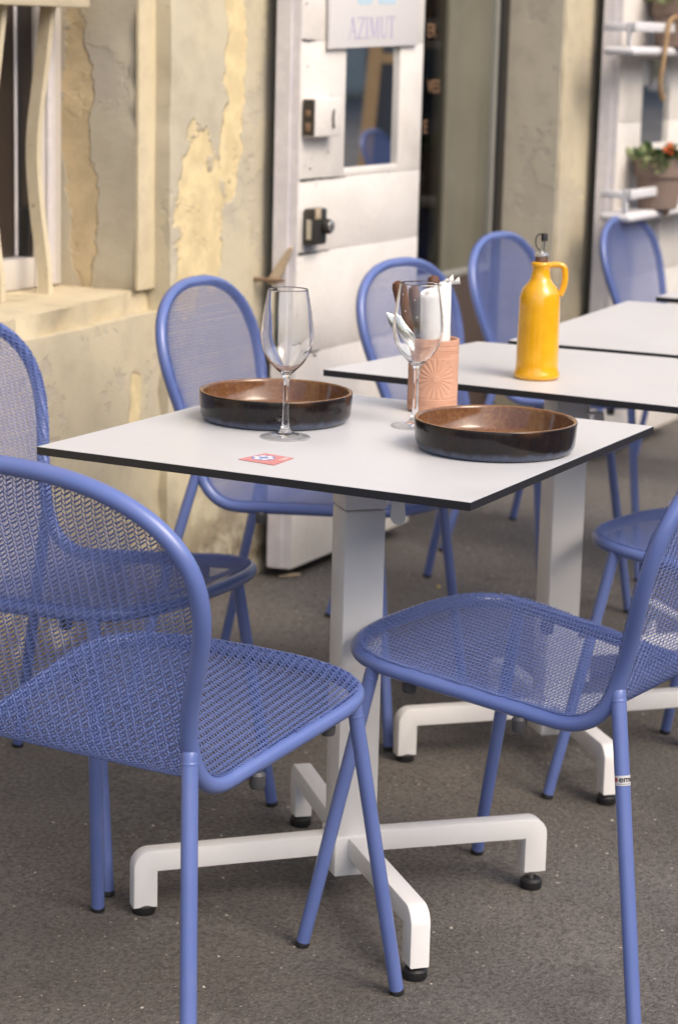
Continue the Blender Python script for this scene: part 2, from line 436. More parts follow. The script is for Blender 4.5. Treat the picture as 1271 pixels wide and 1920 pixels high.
# centre profile (front edge -> bend -> top), xz, and the half width there
prof = []
def hw_at_front(x):
    d = max(0.0, x - (CH['xf'] - CH['la'])) / CH['la']
    return CH['hwf'] * max(0, 1 - d ** CH['nf']) ** (1 / CH['nf'])
def hw_at_back(z):
    d = max(0.0, z - CH['zs']) / (CH['zt'] - CH['zs'])
    return CH['hws'] * max(0, 1 - d ** CH['na']) ** (1 / CH['na'])
for t in np.linspace(0, 1, 40):                                   # seat: fine near the front
    x = CH['xf'] + (p1[0] - CH['xf']) * t ** 1.5
    k = np.clip((CH['xf'] - CH['la'] - x) / (CH['xf'] - CH['la'] - p1[0]), 0, 1)
    w = hw_at_front(x) if x > CH['xf'] - CH['la'] else CH['hwf'] + (CH['hwb'] - CH['hwf']) * k
    prof.append((x, seatz(x), w))
for t in np.linspace(0, 1, 16)[1:]:
    b = (1 - t) ** 2 * p1 + 2 * t * (1 - t) * Vx + t * t * p2; prof.append((b[0], b[1], CH['hwb']))
for t in np.linspace(0, 1, 60)[1:]:
    z = p2[1] + (CH['zt'] - p2[1]) * (1 - (1 - t) ** 1.5)
    k = np.clip((z - p2[1]) / (CH['zs'] - p2[1]), 0, 1); ks = k * k * (3 - 2 * k)
    w = hw_at_back(z) if z > CH['zs'] else CH['hwb'] + (CH['hws'] - CH['hwb']) * ks
    prof.append((backx(z), z, w))
prof = np.array(prof); arc = np.r_[0, np.cumsum(np.hypot(*np.diff(prof[:, :2], axis=0).T))]
VB = arc[39 + 8]                                                    # where seat turns into backrest
def loop_path():
    # resample the outline evenly so that the arches stay round
    half = [(r[0], r[2], r[1]) for r in prof]
    pts = np.array([(x, y, z) for x, y, z in half] + [(x, -y, z) for x, y, z in half[::-1][1:-1]])
    L = np.r_[0, np.cumsum(np.linalg.norm(np.diff(np.vstack([pts, pts[:1]]), axis=0), axis=1))]
    q = np.vstack([pts, pts[:1]]); s = np.linspace(0, L[-1], 260, endpoint=False)
    P = np.stack([np.interp(s, L, q[:, i]) for i in range(3)], 1)
    for _ in range(2): P = .25 * np.roll(P, 1, 0) + .5 * P + .25 * np.roll(P, -1, 0)
    return P
RT, RL = .0113, .0105
V, F = tube_vf(loop_path(), RT, 14, True)
ME_FRAME = mesh_np('frame', V, F)
def surf(u, v, w):
    x = np.interp(v, arc, prof[:, 0]); z = np.interp(v, arc, prof[:, 1]); h = np.maximum(np.interp(v, arc, prof[:, 2]), .02)
    e = .004; dx = np.interp(v + e, arc, prof[:, 0]) - np.interp(v - e, arc, prof[:, 0]); dz = np.interp(v + e, arc, prof[:, 1]) - np.interp(v - e, arc, prof[:, 1])
    n = np.hypot(dx, dz) + 1e-9; nx, nz = dz / n, -dx / n             # towards the sitter
    k = np.clip(np.abs(u) / h, 0, 1)
    end = np.clip(np.minimum(v, arc[-1] - v) / .06, 0, 1); end = end * end * (3 - 2 * end)
    w = w + RT + .0012 - .0105 * (1 - k ** 8) * end
    return np.stack([x + nx * w, u, z + nz * w], -1)
def wires(polys, halfw, thick):
    """polys: array (k, n, 3) of u, v, w -> flat strip-like tubes clipped to the outline"""
    U = polys[..., 0]; Vv = polys[..., 1]
    P = surf(U, Vv, polys[..., 2]); N = surf(U, Vv, polys[..., 2] + .001) - P; N /= np.linalg.norm(N, axis=-1, keepdims=True)
    T = np.gradient(P, axis=1); T /= np.linalg.norm(T, axis=-1, keepdims=True) + 1e-12
    S = np.cross(N, T); S /= np.linalg.norm(S, axis=-1, keepdims=True) + 1e-12; N2 = np.cross(T, S)
    halfw = np.asarray(halfw)[..., None] if np.ndim(halfw) else halfw
    ring = np.stack([P + S * halfw, P + N2 * thick, P - S * halfw, P - N2 * thick], 2)   # k,n,4,3
    k, n = U.shape
    ok = (np.abs(U) <= np.interp(Vv, arc, prof[:, 2]) + .004) & (Vv >= -.003) & (Vv <= arc[-1] + .003)
    idx = np.arange(k * n * 4).reshape(k, n, 4)
    m = ok[:, :-1] & ok[:, 1:]
    a = idx[:, :-1][m]; b = idx[:, 1:][m]
    F = np.concatenate([np.stack([a[:, i], a[:, (i + 1) % 4], b[:, (i + 1) % 4], b[:, i]], 1) for i in range(4)])
    vm = np.repeat(Vv[:, :-1][m], 1); vm = np.concatenate([vm] * 4)
    return ring.reshape(-1, 3), F, vm
PU, PV = .0140, .0061
rows = np.arange(0, arc[-1], PV); us = np.arange(-19, 19, .2) * PU
ph = (us / PU) % 1.0
saw = np.interp(ph, [0, .12, .58, .70, 1.0], [.5, .42, -.42, -.5, .5]) # long fall, short hook
wz = np.interp(ph, [0, .3, .62, .85, 1.0], [-.0004, .0010, .0003, -.0010, -.0004])
ju = rng.normal(0, .00035, (len(rows), 1)); jv = rng.normal(0, .00022, (len(rows), 1)) + rng.normal(0, .00012, (len(rows), len(us)))
weft = np.stack([us[None] + ju, rows[:, None] + saw[None] * PV * .95 + jv, np.broadcast_to(wz, (len(rows), len(us)))], -1)
cols = np.concatenate([np.arange(-18, 19) * PU, (np.arange(-18, 19) + .64) * PU]); vs = np.arange(0, arc[-1], PV / 2)
warp = np.stack([np.broadcast_to(cols[:, None], (len(cols), len(vs))), np.broadcast_to(vs, (len(cols), len(vs))), np.where(np.arange(len(vs)) % 2 == 0, .0009, -.0009)[None] + np.zeros((len(cols), 1))], -1)
Va, Fa, ma = wires(weft, np.broadcast_to(np.interp(ph, [0, .08, .14, .56, .62, .68, 1.0], [.00085, .00100, .00122, .00122, .00100, .00080, .00072]), (len(rows), len(us))), .00060); Vb, Fb, mb_ = wires(warp, .00078, .00048)
VW = np.vstack([Va, Vb]); FW = np.vstack([Fa, Fb + len(Va)]); vm = np.r_[ma, mb_]
def sub(mask, name):
    f = FW[mask]; u, inv = np.unique(f, return_inverse=True)
    return mesh_np(name, VW[u], inv.reshape(f.shape))
ME_SEAT = sub(vm < VB, 'seat'); ME_BACK = sub(vm >= VB, 'backrest')
for me in (ME_FRAME, ME_SEAT, ME_BACK): me.materials.append(M['blue'])
def bumper_mesh():
    b = MB(); b.lathe([(0, -.013), (.009, -.012), (.0105, -.008), (.0105, .006), (.007, .010), (0, .010)], seg=16); me = b.mesh('bumper'); me.materials.append(M['grey_rubber']); return me
ME_BUMP = bumper_mesh()

def make_chair(pose, label, sticker=False):
    x, y, a, dz, pi, ro = pose
    n = GN; f = Vector((math.cos(a), math.sin(a), 0)); f = (f - n * f.dot(n)).normalized(); l = n.cross(f)
    R = Matrix((f, l, n)).transposed()
    Rm = R @ Matrix.Rotation(pi, 3, 'Y') @ Matrix.Rotation(ro, 3, 'X')
    root = empty('mesh_chair', (x, y, gz(x, y) + dz), label, 'chair', 'blue woven metal chairs round the tables')
    root.rotation_euler = Rm.to_euler()
    W = Matrix.Translation(root.location) @ Rm.to_4x4(); Wi = W.inverted()
    link('frame', ME_FRAME, root); link('seat', ME_SEAT, root); link('backrest', ME_BACK, root)
    for bx in (.105, -.075):
        for s in (1, -1):
            o = link('bumper', ME_BUMP, root); o.location = (bx, s * (CH['hwf'] - .012), seatz(bx) - .016)
    def ground_pt(P):                                              # move a foot along z on to the street
        w = W @ Vector(P); w.z = gz(w.x, w.y) + .004; return Wi @ w
    for fr in (1, 0):
        for s in (1, -1):
            if fr: top = Vector((CH['xlf'], s * (CH['hwf'] - .004), seatz(CH['xlf']) - .004)); foot = Vector((CH['xff'], s * CH['wff'], 0))
            else: top = Vector((backx(CH['zl']) - .0075, s * (CH['hwb'] + .0015), CH['zl'] + .010)); foot = Vector((CH['xrf'], s * CH['wrf'], 0))
            foot = ground_pt(foot); d = (foot - top).normalized()
            b = MB()
            P = [top - d * .010, top - d * .007, top - d * .002, top + d * .006, top.lerp(foot, .33), top.lerp(foot, .66), foot - d * .004]
            b.tube(P, [RL * .35, RL * .75, RL * .97, RL, RL, RL, RL * .97], 14)
            T = top + d * (.018 if fr else .012); b.tube([T - d * .0022, T - d * .001, T + d * .001, T + d * .0022], [RL * .99, RL * 1.035, RL * 1.035, RL * .99], 14, cap=False)  # weld bead
            lg = b.build('leg', M['blue'], root)
            b = MB(); b.tube([foot - d * .0045, foot - d * .003, foot + d * .0025, foot + d * .004], [RL * .98, RL * 1.03, RL * 1.0, RL * .7], 14)
            b.build('foot_cap', M['black_rubber'], lg)
            if sticker and not fr and s == 1: make_sticker(lg, top, foot, d, W)
    return root

def make_sticker(leg, top, foot, d, W):
    # little maker's label wrapped round the tube, read from the street
    c = top.lerp(foot, .246)
    zax = -d
    cam = W.inverted() @ Vector((0, 0, 1.3284)); e1 = (cam - c); e1 = (e1 - zax * e1.dot(zax)).normalized(); e2 = zax.cross(e1)
    def wrap(s, h, r): th = s / RL; return c + zax * h + e1 * (r * math.cos(th)) + e2 * (r * math.sin(th))
    b = MB(); n = 26; s0, s1, h0, h1 = -.0125, .020, -.0068, .0068
    vs = [wrap(s0 + (s1 - s0) * i / n, h, RL + .0004) for h in (h0, h1) for i in range(n + 1)]
    b.add(vs, [(i, i + 1, n + 2 + i, n + 1 + i) for i in range(n)], 0)
    def quad(xa, xb, ya, yb, mi, sk=0):
        k = 4; v = [wrap(xa + (xb - xa) * i / k + (sk if h == yb else 0), h, RL + .0008) for h in (ya, yb) for i in range(k + 1)]
        b.add(v, [(i, i + 1, k + 2 + i, k + 1 + i) for i in range(k)], mi)
    for k in range(3):                                             # red six-pointed asterisk
        a = k * math.pi / 3; ca, sa = math.cos(a), math.sin(a); cx, cy = -.0086, .0012; L, w = .0031, .00075
        v = [wrap(cx + ca * p - sa * q, cy + sa * p + ca * q, RL + .0008 + k * .0001) for p, q in ((-L, -w), (L, -w), (L, w), (-L, w))]
        b.add(v, [(0, 1, 2, 3)], 1)
    me = text_mesh('emu', .0118, 0, .00016)
    vs = [wrap(v.co.x - .0046, v.co.y - .0018, RL + .0010) for v in me.vertices]
    b.add(vs, [tuple(p.vertices) for p in me.polygons], 2); bpy.data.meshes.remove(me)
    for k in range(9): quad(-.0060 + k * .0022, -.0060 + k * .0022 + .0014, -.0050, -.0043, 3)
    b.build('sticker', [M['sticker'], M['sticker_red'], M['sticker_black'], M['grey_rubber']], leg, smooth=False)

CHAIRS = {
 'A': ((2.4078, 1.5222, -.0224, -.0066, -.0364, -.0096), 'blue woven chair nearest the camera, its back towards us, pushed up to the front table'),
 'B': ((2.9395, 1.1924, 1.4677, .0039, -.0020, -.0198), 'blue woven chair with a maker sticker on its rear leg, right of the front table'),
 'C': ((2.9658, 2.0289, -1.5741, -.0087, .0107, .0128), 'blue woven chair at the left frame edge, between the window sill and the front table'),
 'D': ((3.8455, 2.0393, -1.4178, -.0001, .0128, -.0257), 'blue woven chair behind the dish and tall wine glass, in front of the flaking pier'),
 'E': ((4.7073, 2.0213, -1.5845, -.0113, .0058, -.0063), 'blue woven chair in front of the white door with the mirror, behind the cutlery pot'),
 'F': ((5.5352, 2.1222, -1.5330, .0049, .0052, -.0025), 'blue woven chair before the shop doorway, its back seen beside the yellow bottle'),
 'G': ((6.7390, 2.2097, -1.5690, .0001, -.0062, -.0036), 'farthest blue woven chair, its back under the hanging flower pots'),
 'H': ((3.7917, 1.1577, 1.4888, .0182, .0071, .0229), 'blue woven chair at the right frame edge, street side of the second table'),
}
for k, (pose, lab) in CHAIRS.items(): make_chair(pose, lab, k == 'B')
make_chair((12.95, -1.04, 1.5, 0, 0, 0), 'blue woven chair seen only in the door mirror, before the chalkboard easel')

# ------------------------------------------------------------------ tables
def arm_mesh(R, w=.030, zt=.112, h=.033, t=.037, zb=.022, rc=.027):
    """side profile extruded: flat bar that bends down into a foot"""
    pr = [(.0, zt - h), (.0, zt)]
    for k in range(9):
        a = math.pi / 2 * (1 - k / 8); pr.append((R - rc + rc * math.cos(a), zt - rc + rc * math.sin(a)))
    pr += [(R, zb), (R - t, zb), (R - t, zt - h)]
    bm = bmesh.new()
    f = bm.faces.new([bm.verts.new((r, -w / 2, z)) for r, z in pr])
    r = bmesh.ops.extrude_face_region(bm, geom=[f]); bmesh.ops.translate(bm, vec=(0, w, 0), verts=[v for v in r['geom'] if isinstance(v, bmesh.types.BMVert)])
    bmesh.ops.recalc_face_normals(bm, faces=bm.faces)
    long = [e for e in bm.edges if e.calc_face_angle(0) > .6 or abs(e.verts[0].co.y - e.verts[1].co.y) < 1e-6]
    bmesh.ops.bevel(bm, geom=[e for e in long if abs(e.verts[0].co.y - e.verts[1].co.y) < 1e-6], offset=.0026, segments=2, profile=.5, affect='EDGES')
    return bm_mesh('arm', bm, sharp=35)

def make_table(c, quad, pads, label, colrot=math.pi / 4, lever=True):
    cx, cy = c; z0 = gz(cx, cy)
    root = empty('cafe_table', (cx, cy, z0), label, 'table', 'square cafe tables in a row along the facade')
    L = lambda x, y, z: (x - cx, y - cy, z - z0)
    # top: thin pale laminate over a black core
    q = [Vector((p[0], p[1])) for p in quad]
    def ring(inset, z):
        m = sum(q, Vector((0, 0))) / 4; out = []
        for p in q: d = (p - m); out.append(L(*(m + d * (1 - inset / d.length)), z))
        return out
    b = MB(); r = [ring(.0012, .728), ring(0, .7288), ring(0, .7391), ring(.0007, .7395)]
    V = [p for k in r for p in k]; F = [(3, 2, 1, 0)] + [(4 * i + k, 4 * i + (k + 1) % 4, 4 * i + 4 + (k + 1) % 4, 4 * i + 4 + k) for i in range(3) for k in range(4)]
    b.add(V, F, 1)
    r2 = [ring(.0007, .7395), ring(.0009, .7400)]; V = r2[0] + r2[1]; b.add(V, [(4, 5, 6, 7)] + [(k, (k + 1) % 4, 4 + (k + 1) % 4, 4 + k) for k in range(4)], 0)
    b.build('tabletop', [M['laminate'], M['black_core']], root, smooth=False)
    s = .0650 / 2; mt = Matrix.Rotation(colrot, 4, 'Z')
    box('column', -s, s, -s, s, .055, .632 - z0, M['white_steel'], root, .004, mt)
    box('column_head', -s - .0006, s + .0006, -s - .0006, s + .0006,   .6335 - z0, .7275 - z0, M['white_steel'], root, .003, mt)
    box('hub', -.0362, .0362, -.0362, .0362, .050, .1135, M['white_steel'], root, .003, mt)
    for (px, py) in pads:
        R = math.hypot(px - cx, py - cy) + .016; a = math.atan2(py - cy, px - cx)
        zf = gz(px, py) - z0                                        # street height under this foot
        o = link('arm', arm_mesh(R), root, M['white_steel']); o.rotation_euler = (0, 0, a)
        top = .022
        b = MB(); b.lathe([(0, zf + .0005), (.0165, zf + .0005), (.018, zf + .003), (.018, zf + .0135), (.0145, zf + .017), (0, zf + .017)], (R - .019, 0, 0), 24, 0)
        b.lathe([(.0045, zf + .016), (.0045, top + .004)], (R - .019, 0, 0), 12, 1)
        b.build('foot_pad', [M['black_rubber'], M['steel']], o)
    if lever:
        # folding lever under the top, on the street side of the column
        dx, dy = .4616, -.887
        lv = MB(); z = .6380 - z0
        def quadbox(p0, p1, w, zt, zb, nx, ny, t=.004):
            pass
        b = MB()
        nx, ny = .887, .4616
        pad = []
        for k in range(13):
            a = math.pi * k / 12; pad.append((.0115 * math.cos(a), -.014 - .0115 * math.sin(a)))
        pad += [(-.0095, .018), (.0070, .021)]
        base = (dx * .058 - nx * .030, dy * .058 - ny * .030)
        fr = [(base[0] + dx * u - nx * .003, base[1] + dy * u - ny * .003, z + w) for u, w in pad]; bk = [(p[0] + nx * .004, p[1] + ny * .004, p[2]) for p in fr]
        n = len(pad); b.add(fr + bk, [tuple(range(n)), tuple(range(2 * n - 1, n - 1, -1))] + [(k, (k + 1) % n, n + (k + 1) % n, n + k) for k in range(n)], 0)
        b.tube([(base[0] - dx * .022, base[1] - dy * .022, z + .019), (base[0] + dx * .006, base[1] + dy * .006, z + .021)], .003, 10, mi=0)
        b.build('lever', M['white_steel'], root, sharp=30)
    return root
make_table((2.922, 1.486), [(2.5726, 1.829), (2.5727, 1.1472), (3.270, 1.1497), (3.2613, 1.8277)],
           [(2.682, 1.716), (2.700, 1.262), (3.133, 1.263), (3.168, 1.708)], 'front square cafe table holding the two brown dishes and wine glasses')
make_table((3.800, 1.507), [(3.484, 1.8518), (3.4722, 1.152), (4.037, 1.083), (4.0025, 1.7824)],
           [(3.592, 1.720), (3.592, 1.312), (4.010, 1.300), (4.010, 1.712)], 'second square cafe table, with the yellow oil bottle on it')
make_table((4.48, 1.43), [(4.0555, 1.740), (4.080, 1.040), (4.925, 1.090), (4.866, 1.7915)],
           [(4.27, 1.64), (4.27, 1.22), (4.69, 1.22), (4.69, 1.64)], 'third cafe table, bare, just behind the yellow bottle')
make_table((5.36, 1.42), [(4.9946, 1.7686), (4.9946, 1.07), (5.70, 1.07), (5.70, 1.7686)],
           [(5.16, 1.62), (5.16, 1.22), (5.56, 1.22), (5.56, 1.62)], 'farthest cafe table, only its corner showing at the right edge')

# ------------------------------------------------------------------ tableware
def dish(c, label, grp):
    R, H = .1192, .0458
    outer = [(0, .0012), (.098, .0012), (.101, .0), (.106, .0), (.1115, .0025), (.1150, .0065), (.1168, .0115), (R - .0012, .024), (R, H - .002)]
    rim = [(R - .0006, H), (R - .003, H + .0006), (R - .0052, H - .0004)]
    inner = [(R - .0062, H - .004), (R - .0085, .016), (.104, .0085), (.095, .0068), (0, .0068)]
    pr = outer + rim + inner
    mis = [0] * (len(outer)) + [2] * 2 + [1] * (len(inner))
    b = MB(); b.lathe(pr, seg=96, mis=mis + [1])
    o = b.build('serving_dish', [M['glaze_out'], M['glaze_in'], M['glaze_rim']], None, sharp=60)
    o.location = c; return tag(o, label, 'dish', grp)
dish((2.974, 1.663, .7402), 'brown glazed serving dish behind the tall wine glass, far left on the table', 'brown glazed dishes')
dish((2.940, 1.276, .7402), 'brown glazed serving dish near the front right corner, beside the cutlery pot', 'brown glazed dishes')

def wine_glass(c, label, H=.222):
    def sm(pts, n=8):
        P = np.array(pts); t = np.r_[0, np.cumsum(np.hypot(*np.diff(P, axis=0).T))]; s = np.linspace(0, t[-1], n * len(P)); out = []
        # catmull-rom
        for q in s:
            i = min(np.searchsorted(t, q, side='right') - 1, len(P) - 2); u = (q - t[i]) / (t[i + 1] - t[i])
            p0 = P[max(i - 1, 0)]; p1_ = P[i]; p2_ = P[i + 1]; p3 = P[min(i + 2, len(P) - 1)]
            out.append(tuple(.5 * ((2 * p1_) + (-p0 + p2_) * u + (2 * p0 - 5 * p1_ + 4 * p2_ - p3) * u * u + (-p0 + 3 * p1_ - 3 * p2_ + p3) * u ** 3)))
        return out
    k = H / .222
    # stem and bowl, outer wall then inner wall back down
    out = sm([(.0378, .0012), (.0375, .0022), (.026, .0045), (.012, .0085), (.0062, .016), (.0044, .035), (.0040, .060), (.0043, .083), (.0062, .0935), (.0130, .1005), (.0245, .1120), (.0345, .1285), (.0388, .1480), (.0383, .165), (.0350, .190), (.0297, .2205)])
    inn = sm([(.0288, .2213), (.0340, .190), (.0371, .165), (.0376, .148), (.0333, .1292), (.0233, .1132), (.0120, .1026), (.0050, .0990)])
    b = MB(); b.lathe([(0, .0008), (.030, .0002), (.0370, .0002)] + [(r, z * k) for r, z in out] + [(.0293, .2220 * k)] + [(r, z * k) for r, z in inn] + [(0, .0985 * k)], seg=72)
    o = b.build('wine_glass', M['glass'], None, sharp=None); o.location = (c[0], c[1], .7396)
    return tag(o, label, 'wine glass', 'wine glasses on the front table')
wine_glass((2.8455, 1.574, .7402), 'empty stemmed wine glass in front of the left dish, by the red card')
wine_glass((3.047, 1.4575, .7402), 'empty stemmed wine glass in front of the terracotta cutlery pot')

# carved terracotta cutlery pot
HC = Vector((3.197, 1.500, .7402)); HH, HR = .1165, .0402; VIEW = math.atan2(-1.5, -3.197)
def pot_height(th, z):
    h = 0.0
    for k in range(3):                                             # three sunbursts
        a = (th - (VIEW + .12 + k * 2.094) + math.pi) % (2 * math.pi) - math.pi
        dx = a * HR; dz = z - .056; r = math.hypot(dx, dz)
        if r < .0275:
            t = math.atan2(dz, dx)
            if r > .0055: h -= .00098 * max(0, math.cos(t * 20)) * min(1, (r - .0055) / .004) * (1 if r < .0265 else .4)
            else: h += .0005
        elif r < .033:
            t = math.atan2(dz, dx); h -= .0009 * (math.cos(t * 20) > .55)
    for z0, z1 in ((.0905, .0985), (.0115, .0185)):
        if z0 < z < z1: h -= .0008 * (((th * HR * (1 if z > (z0 + z1) / 2 else -1) + z) / .0042 % 1) < .45)
    for zl in (.0895, .0995, .1075, .0105, .0195, .0235): h -= .0009 * math.exp(-((z - zl) / .0005) ** 2)
    return h
NT_, NZ = 420, 150; V = []; F = []
th = np.linspace(0, 2 * np.pi, NT_, endpoint=False); zz = np.linspace(.003, HH, NZ)
for j, z in enumerate(zz):
    for t in th: r = HR + pot_height(t, z); V.append((r * math.cos(t), r * math.sin(t), z))
for j in range(NZ - 1):
    for i in range(NT_): F.append((j * NT_ + i, j * NT_ + (i + 1) % NT_, (j + 1) * NT_ + (i + 1) % NT_, (j + 1) * NT_ + i))
b = MB(); b.V = V; b.F = [list(f) for f in F]; b.M = [0] * len(F); b.n = len(V)
b.lathe([(HR, HH), (HR - .0012, HH + .0008), (HR - .0036, HH), (HR - .0045, .010), (0, .010)], seg=96)
b.lathe([(0, .003), (HR, .003)], seg=96)
pot = empty('cutlery_pot', HC, 'carved pink terracotta pot holding napkins and cutlery', 'cutlery pot')
b.build('body', M['terra'], pot, sharp=50)
b = MB()
for k in range(3):
    a = VIEW + .75 + k * 2.094; b.lathe([(0, 0), (.004, 0), (.005, .003), (.005, .0035)], (.031 * math.cos(a), .031 * math.sin(a), 0), 12)
b.build('feet', M['iron'], pot)
RX = Vector((.4616, -.887, 0)); FX = Vector((.887, .4616, 0))        # right and away along the street, for leaning things
def at(r, f, z): return HC + RX * r + FX * f + Vector((0, 0, z))
def tapered_bar(P, w, t, mi, b, axis=None, seg=10):
    """flattened tube: w wide along axis, t thick"""
    V, F = tube_vf(P, 1.0, seg); n = len(P); P = np.asarray(P, float); T, N, B = frames(P)
    ax = np.array(axis if axis is not None else RX, float); V = []
    for i in range(n):
        s = ax - T[i] * (ax @ T[i]); s /= np.linalg.norm(s); o = np.cross(T[i], s)
        for k in range(seg):
            a = 2 * math.pi * k / seg; V.append(tuple(P[i] + s * w[i] * math.cos(a) + o * t[i] * math.sin(a)))
    for e in (0, n - 1): V.append(tuple(P[e]))
    b.add(V, F, mi)
def knife(p0, p1, label, blade_up=False):
    d = (p1 - p0); L = d.length; d.normalize()
    root = empty('table_knife', p0, label, 'knife', 'knives in the cutlery pot'); loc = lambda s: tuple(d * s)
    b = MB(); pts = [0, .02, .06, .11, L - .105, L - .100] if not blade_up else [0, .03, .06, .085]
    if not blade_up:
        b1 = MB(); tapered_bar([loc(s) for s in (.0, .03, .08, L - .10)], [.002, .008, .0085, .007], [.0006, .0009, .0012, .0014], 0, b1); b1.build('blade', M['blade'], root)
        b2 = MB(); tapered_bar([loc(L - q) for q in (.104, .100, .07, .035, .012, .003, 0)], [.0065, .0085, .0095, .0100, .0105, .0085, .003], [.005, .0065, .007, .0075, .0075, .006, .002], 0, b2); b2.build('handle', M['dark_wood'], root)
        b3 = MB()
        for q in (.08, .05, .022): b3.tube([tuple(d * (L - q) - FX * .0078), tuple(d * (L - q) + FX * .0078)], .0016, 8)
        b3.build('rivet', M['brass'], root)
    return root
knife(at(-.012, .006, .012), at(-.0625, -.010, .208), 'brown handled knife leaning left out of the terracotta pot')
knife(at(-.004, .020, .012), at(-.037, .022, .196), 'brown handled knife upright in the pot, behind the glass bowl')
knife(at(.014, .016, .012), at(-.004, .030, .214), 'brown handled knife at the back, its butt showing above the napkin')
b = MB()
fp = [at(.004, -.020, .013), at(-.018, -.022, .085), at(-.046, -.022, .120), at(-.066, -.020, .145), at(-.0780, -.018, .158)]
tapered_bar([tuple(p - HC) for p in fp], [.004, .005, .0125, .0095, .0010], [.0012, .0012, .0016, .0011, .0005], 0, b)
o = b.build('table_spoon', M['blade'], None); o.location = HC; tag(o, 'polished steel blade end poking left out of the terracotta pot', 'cutlery')
def napkin(p0, p1, R, label, tips=False):
    d = (p1 - p0); L = d.length; d.normalize(); s = RX - d * RX.dot(d); s.normalize(); o_ = d.cross(s)
    b = MB(); V = []; F = []; nr, nt = 18, 72; turns = 2.6
    for j in range(nr):
        h = L * j / (nr - 1)
        for i in range(nt):
            t = i / (nt - 1); r = R * (1 - .72 * t) * (1 + .03 * noise.noise(Vector((t * 9, h * 40, R * 99)))); a = t * turns * 2 * math.pi + .6
            p = d * (h + (.004 * math.sin(a * 1.3) if j == nr - 1 else 0)) + s * r * math.cos(a) * 1.12 + o_ * r * math.sin(a) * .9
            V.append(tuple(p))
    F = [(j * nt + i, j * nt + i + 1, (j + 1) * nt + i + 1, (j + 1) * nt + i) for j in range(nr - 1) for i in range(nt - 1)]
    b.add(V, F)
    if tips:                                                       # loose folded corners on top
        top = d * L
        for k, (a0, hgt) in enumerate(((.012, .016), (.022, .012), (.004, .010))):
            q = [top + s * (a0 - .012), top + s * (a0 + .004) + o_ * .006, top + s * (a0 + .001) + d * hgt, top + s * (a0 - .006) + d * hgt * .5 - o_ * .003]
            b.add([tuple(x) for x in q], [(0, 1, 2), (0, 2, 3)])
    ob = b.build('napkin', M['napkin'], None, sharp=60); ob.location = p0
    m = ob.modifiers.new('thickness', 'SOLIDIFY'); m.thickness = .0008
    return tag(ob, label, 'napkin', 'rolled napkins in the cutlery pot')
napkin(at(.003, -.006, .014), at(-.001, -.012, .192), .0238, 'fat white napkin roll seen through the glass bowl')
napkin(at(.016, .018, .014), at(.014, .018, .202), .0125, 'thin white napkin behind the fat roll, with crumpled corners on top', True)

# yellow oil bottle
BC = Vector((3.622, 1.497, .7402)); bottle = empty('oil_bottle', BC, 'yellow glazed oil bottle with loop handle and black pourer', 'bottle')
b = MB()
b.lathe([(0, .001), (.036, .0), (.0400, .002), (.0412, .006), (.0405, .011), (.0382, .015), (.0378, .025), (.0370, .080), (.0362, .125), (.0356, .143), (.0335, .153), (.0285, .163), (.0215, .171), (.0175, .178), (.0158, .188), (.0155, .196), (.0168, .1985), (.0178, .202), (.0172, .2055), (.0140, .207), (.0125, .205), (.0120, .190), (0, .190)], seg=72)
b.build('body', M['yellow'], bottle, sharp=None)
hp = []
for u, w in ((.012, .2000), (.026, .2025), (.036, .2015), (.0415, .1960), (.0430, .184), (.0425, .170), (.0395, .157), (.0340, .148)): hp.append(tuple(RX * u + Vector((0, 0, w))))
hp = np.array(hp); tt = np.linspace(0, len(hp) - 1, 28); hp = np.stack([np.interp(tt, np.arange(len(hp)), hp[:, i]) for i in range(3)], 1)
for _ in range(2): hp[1:-1] = .25 * hp[:-2] + .5 * hp[1:-1] + .25 * hp[2:]
b = MB(); b.tube(hp, .0056, 14); b.build('handle', M['yellow'], bottle, sharp=None)
b = MB(); b.lathe([(.0112, .200), (.0115, .214), (.0108, .2155)], seg=32, mi=0); b.build('cork', m_wood('cork_brown', (.10, .045, .025), (.16, .08, .045), 30), bottle)
b = MB(); b.lathe([(.0122, .2155), (.0125, .219), (.0095, .2225), (.0045, .2235), (.0042, .227), (0, .227)], seg=32); b.build('collar', M['brass'], bottle)
b = MB(); b.tube([tuple(RX * .001 + Vector((0, 0, .225))), tuple(RX * .0025 + Vector((0, 0, .236))), tuple(RX * .0035 + Vector((0, 0, .247)))], [.0034, .0030, .0028], 12); b.build('spout', M['blade'], bottle)
b = MB(); b.lathe([(0, .243), (.0058, .243), (.0058, .2555), (.0052, .2565), (0, .2565)], tuple(RX * .0035), 20)
cp = [tuple(RX * u + Vector((0, 0, w))) for u, w in ((.0, .254), (-.006, .255), (-.0105, .250), (-.0118, .242), (-.0105, .234), (-.006, .228), (-.001, .2255))]
b.tube(cp, .0011, 8); b.build('stopper', M['black_rubber'], bottle)

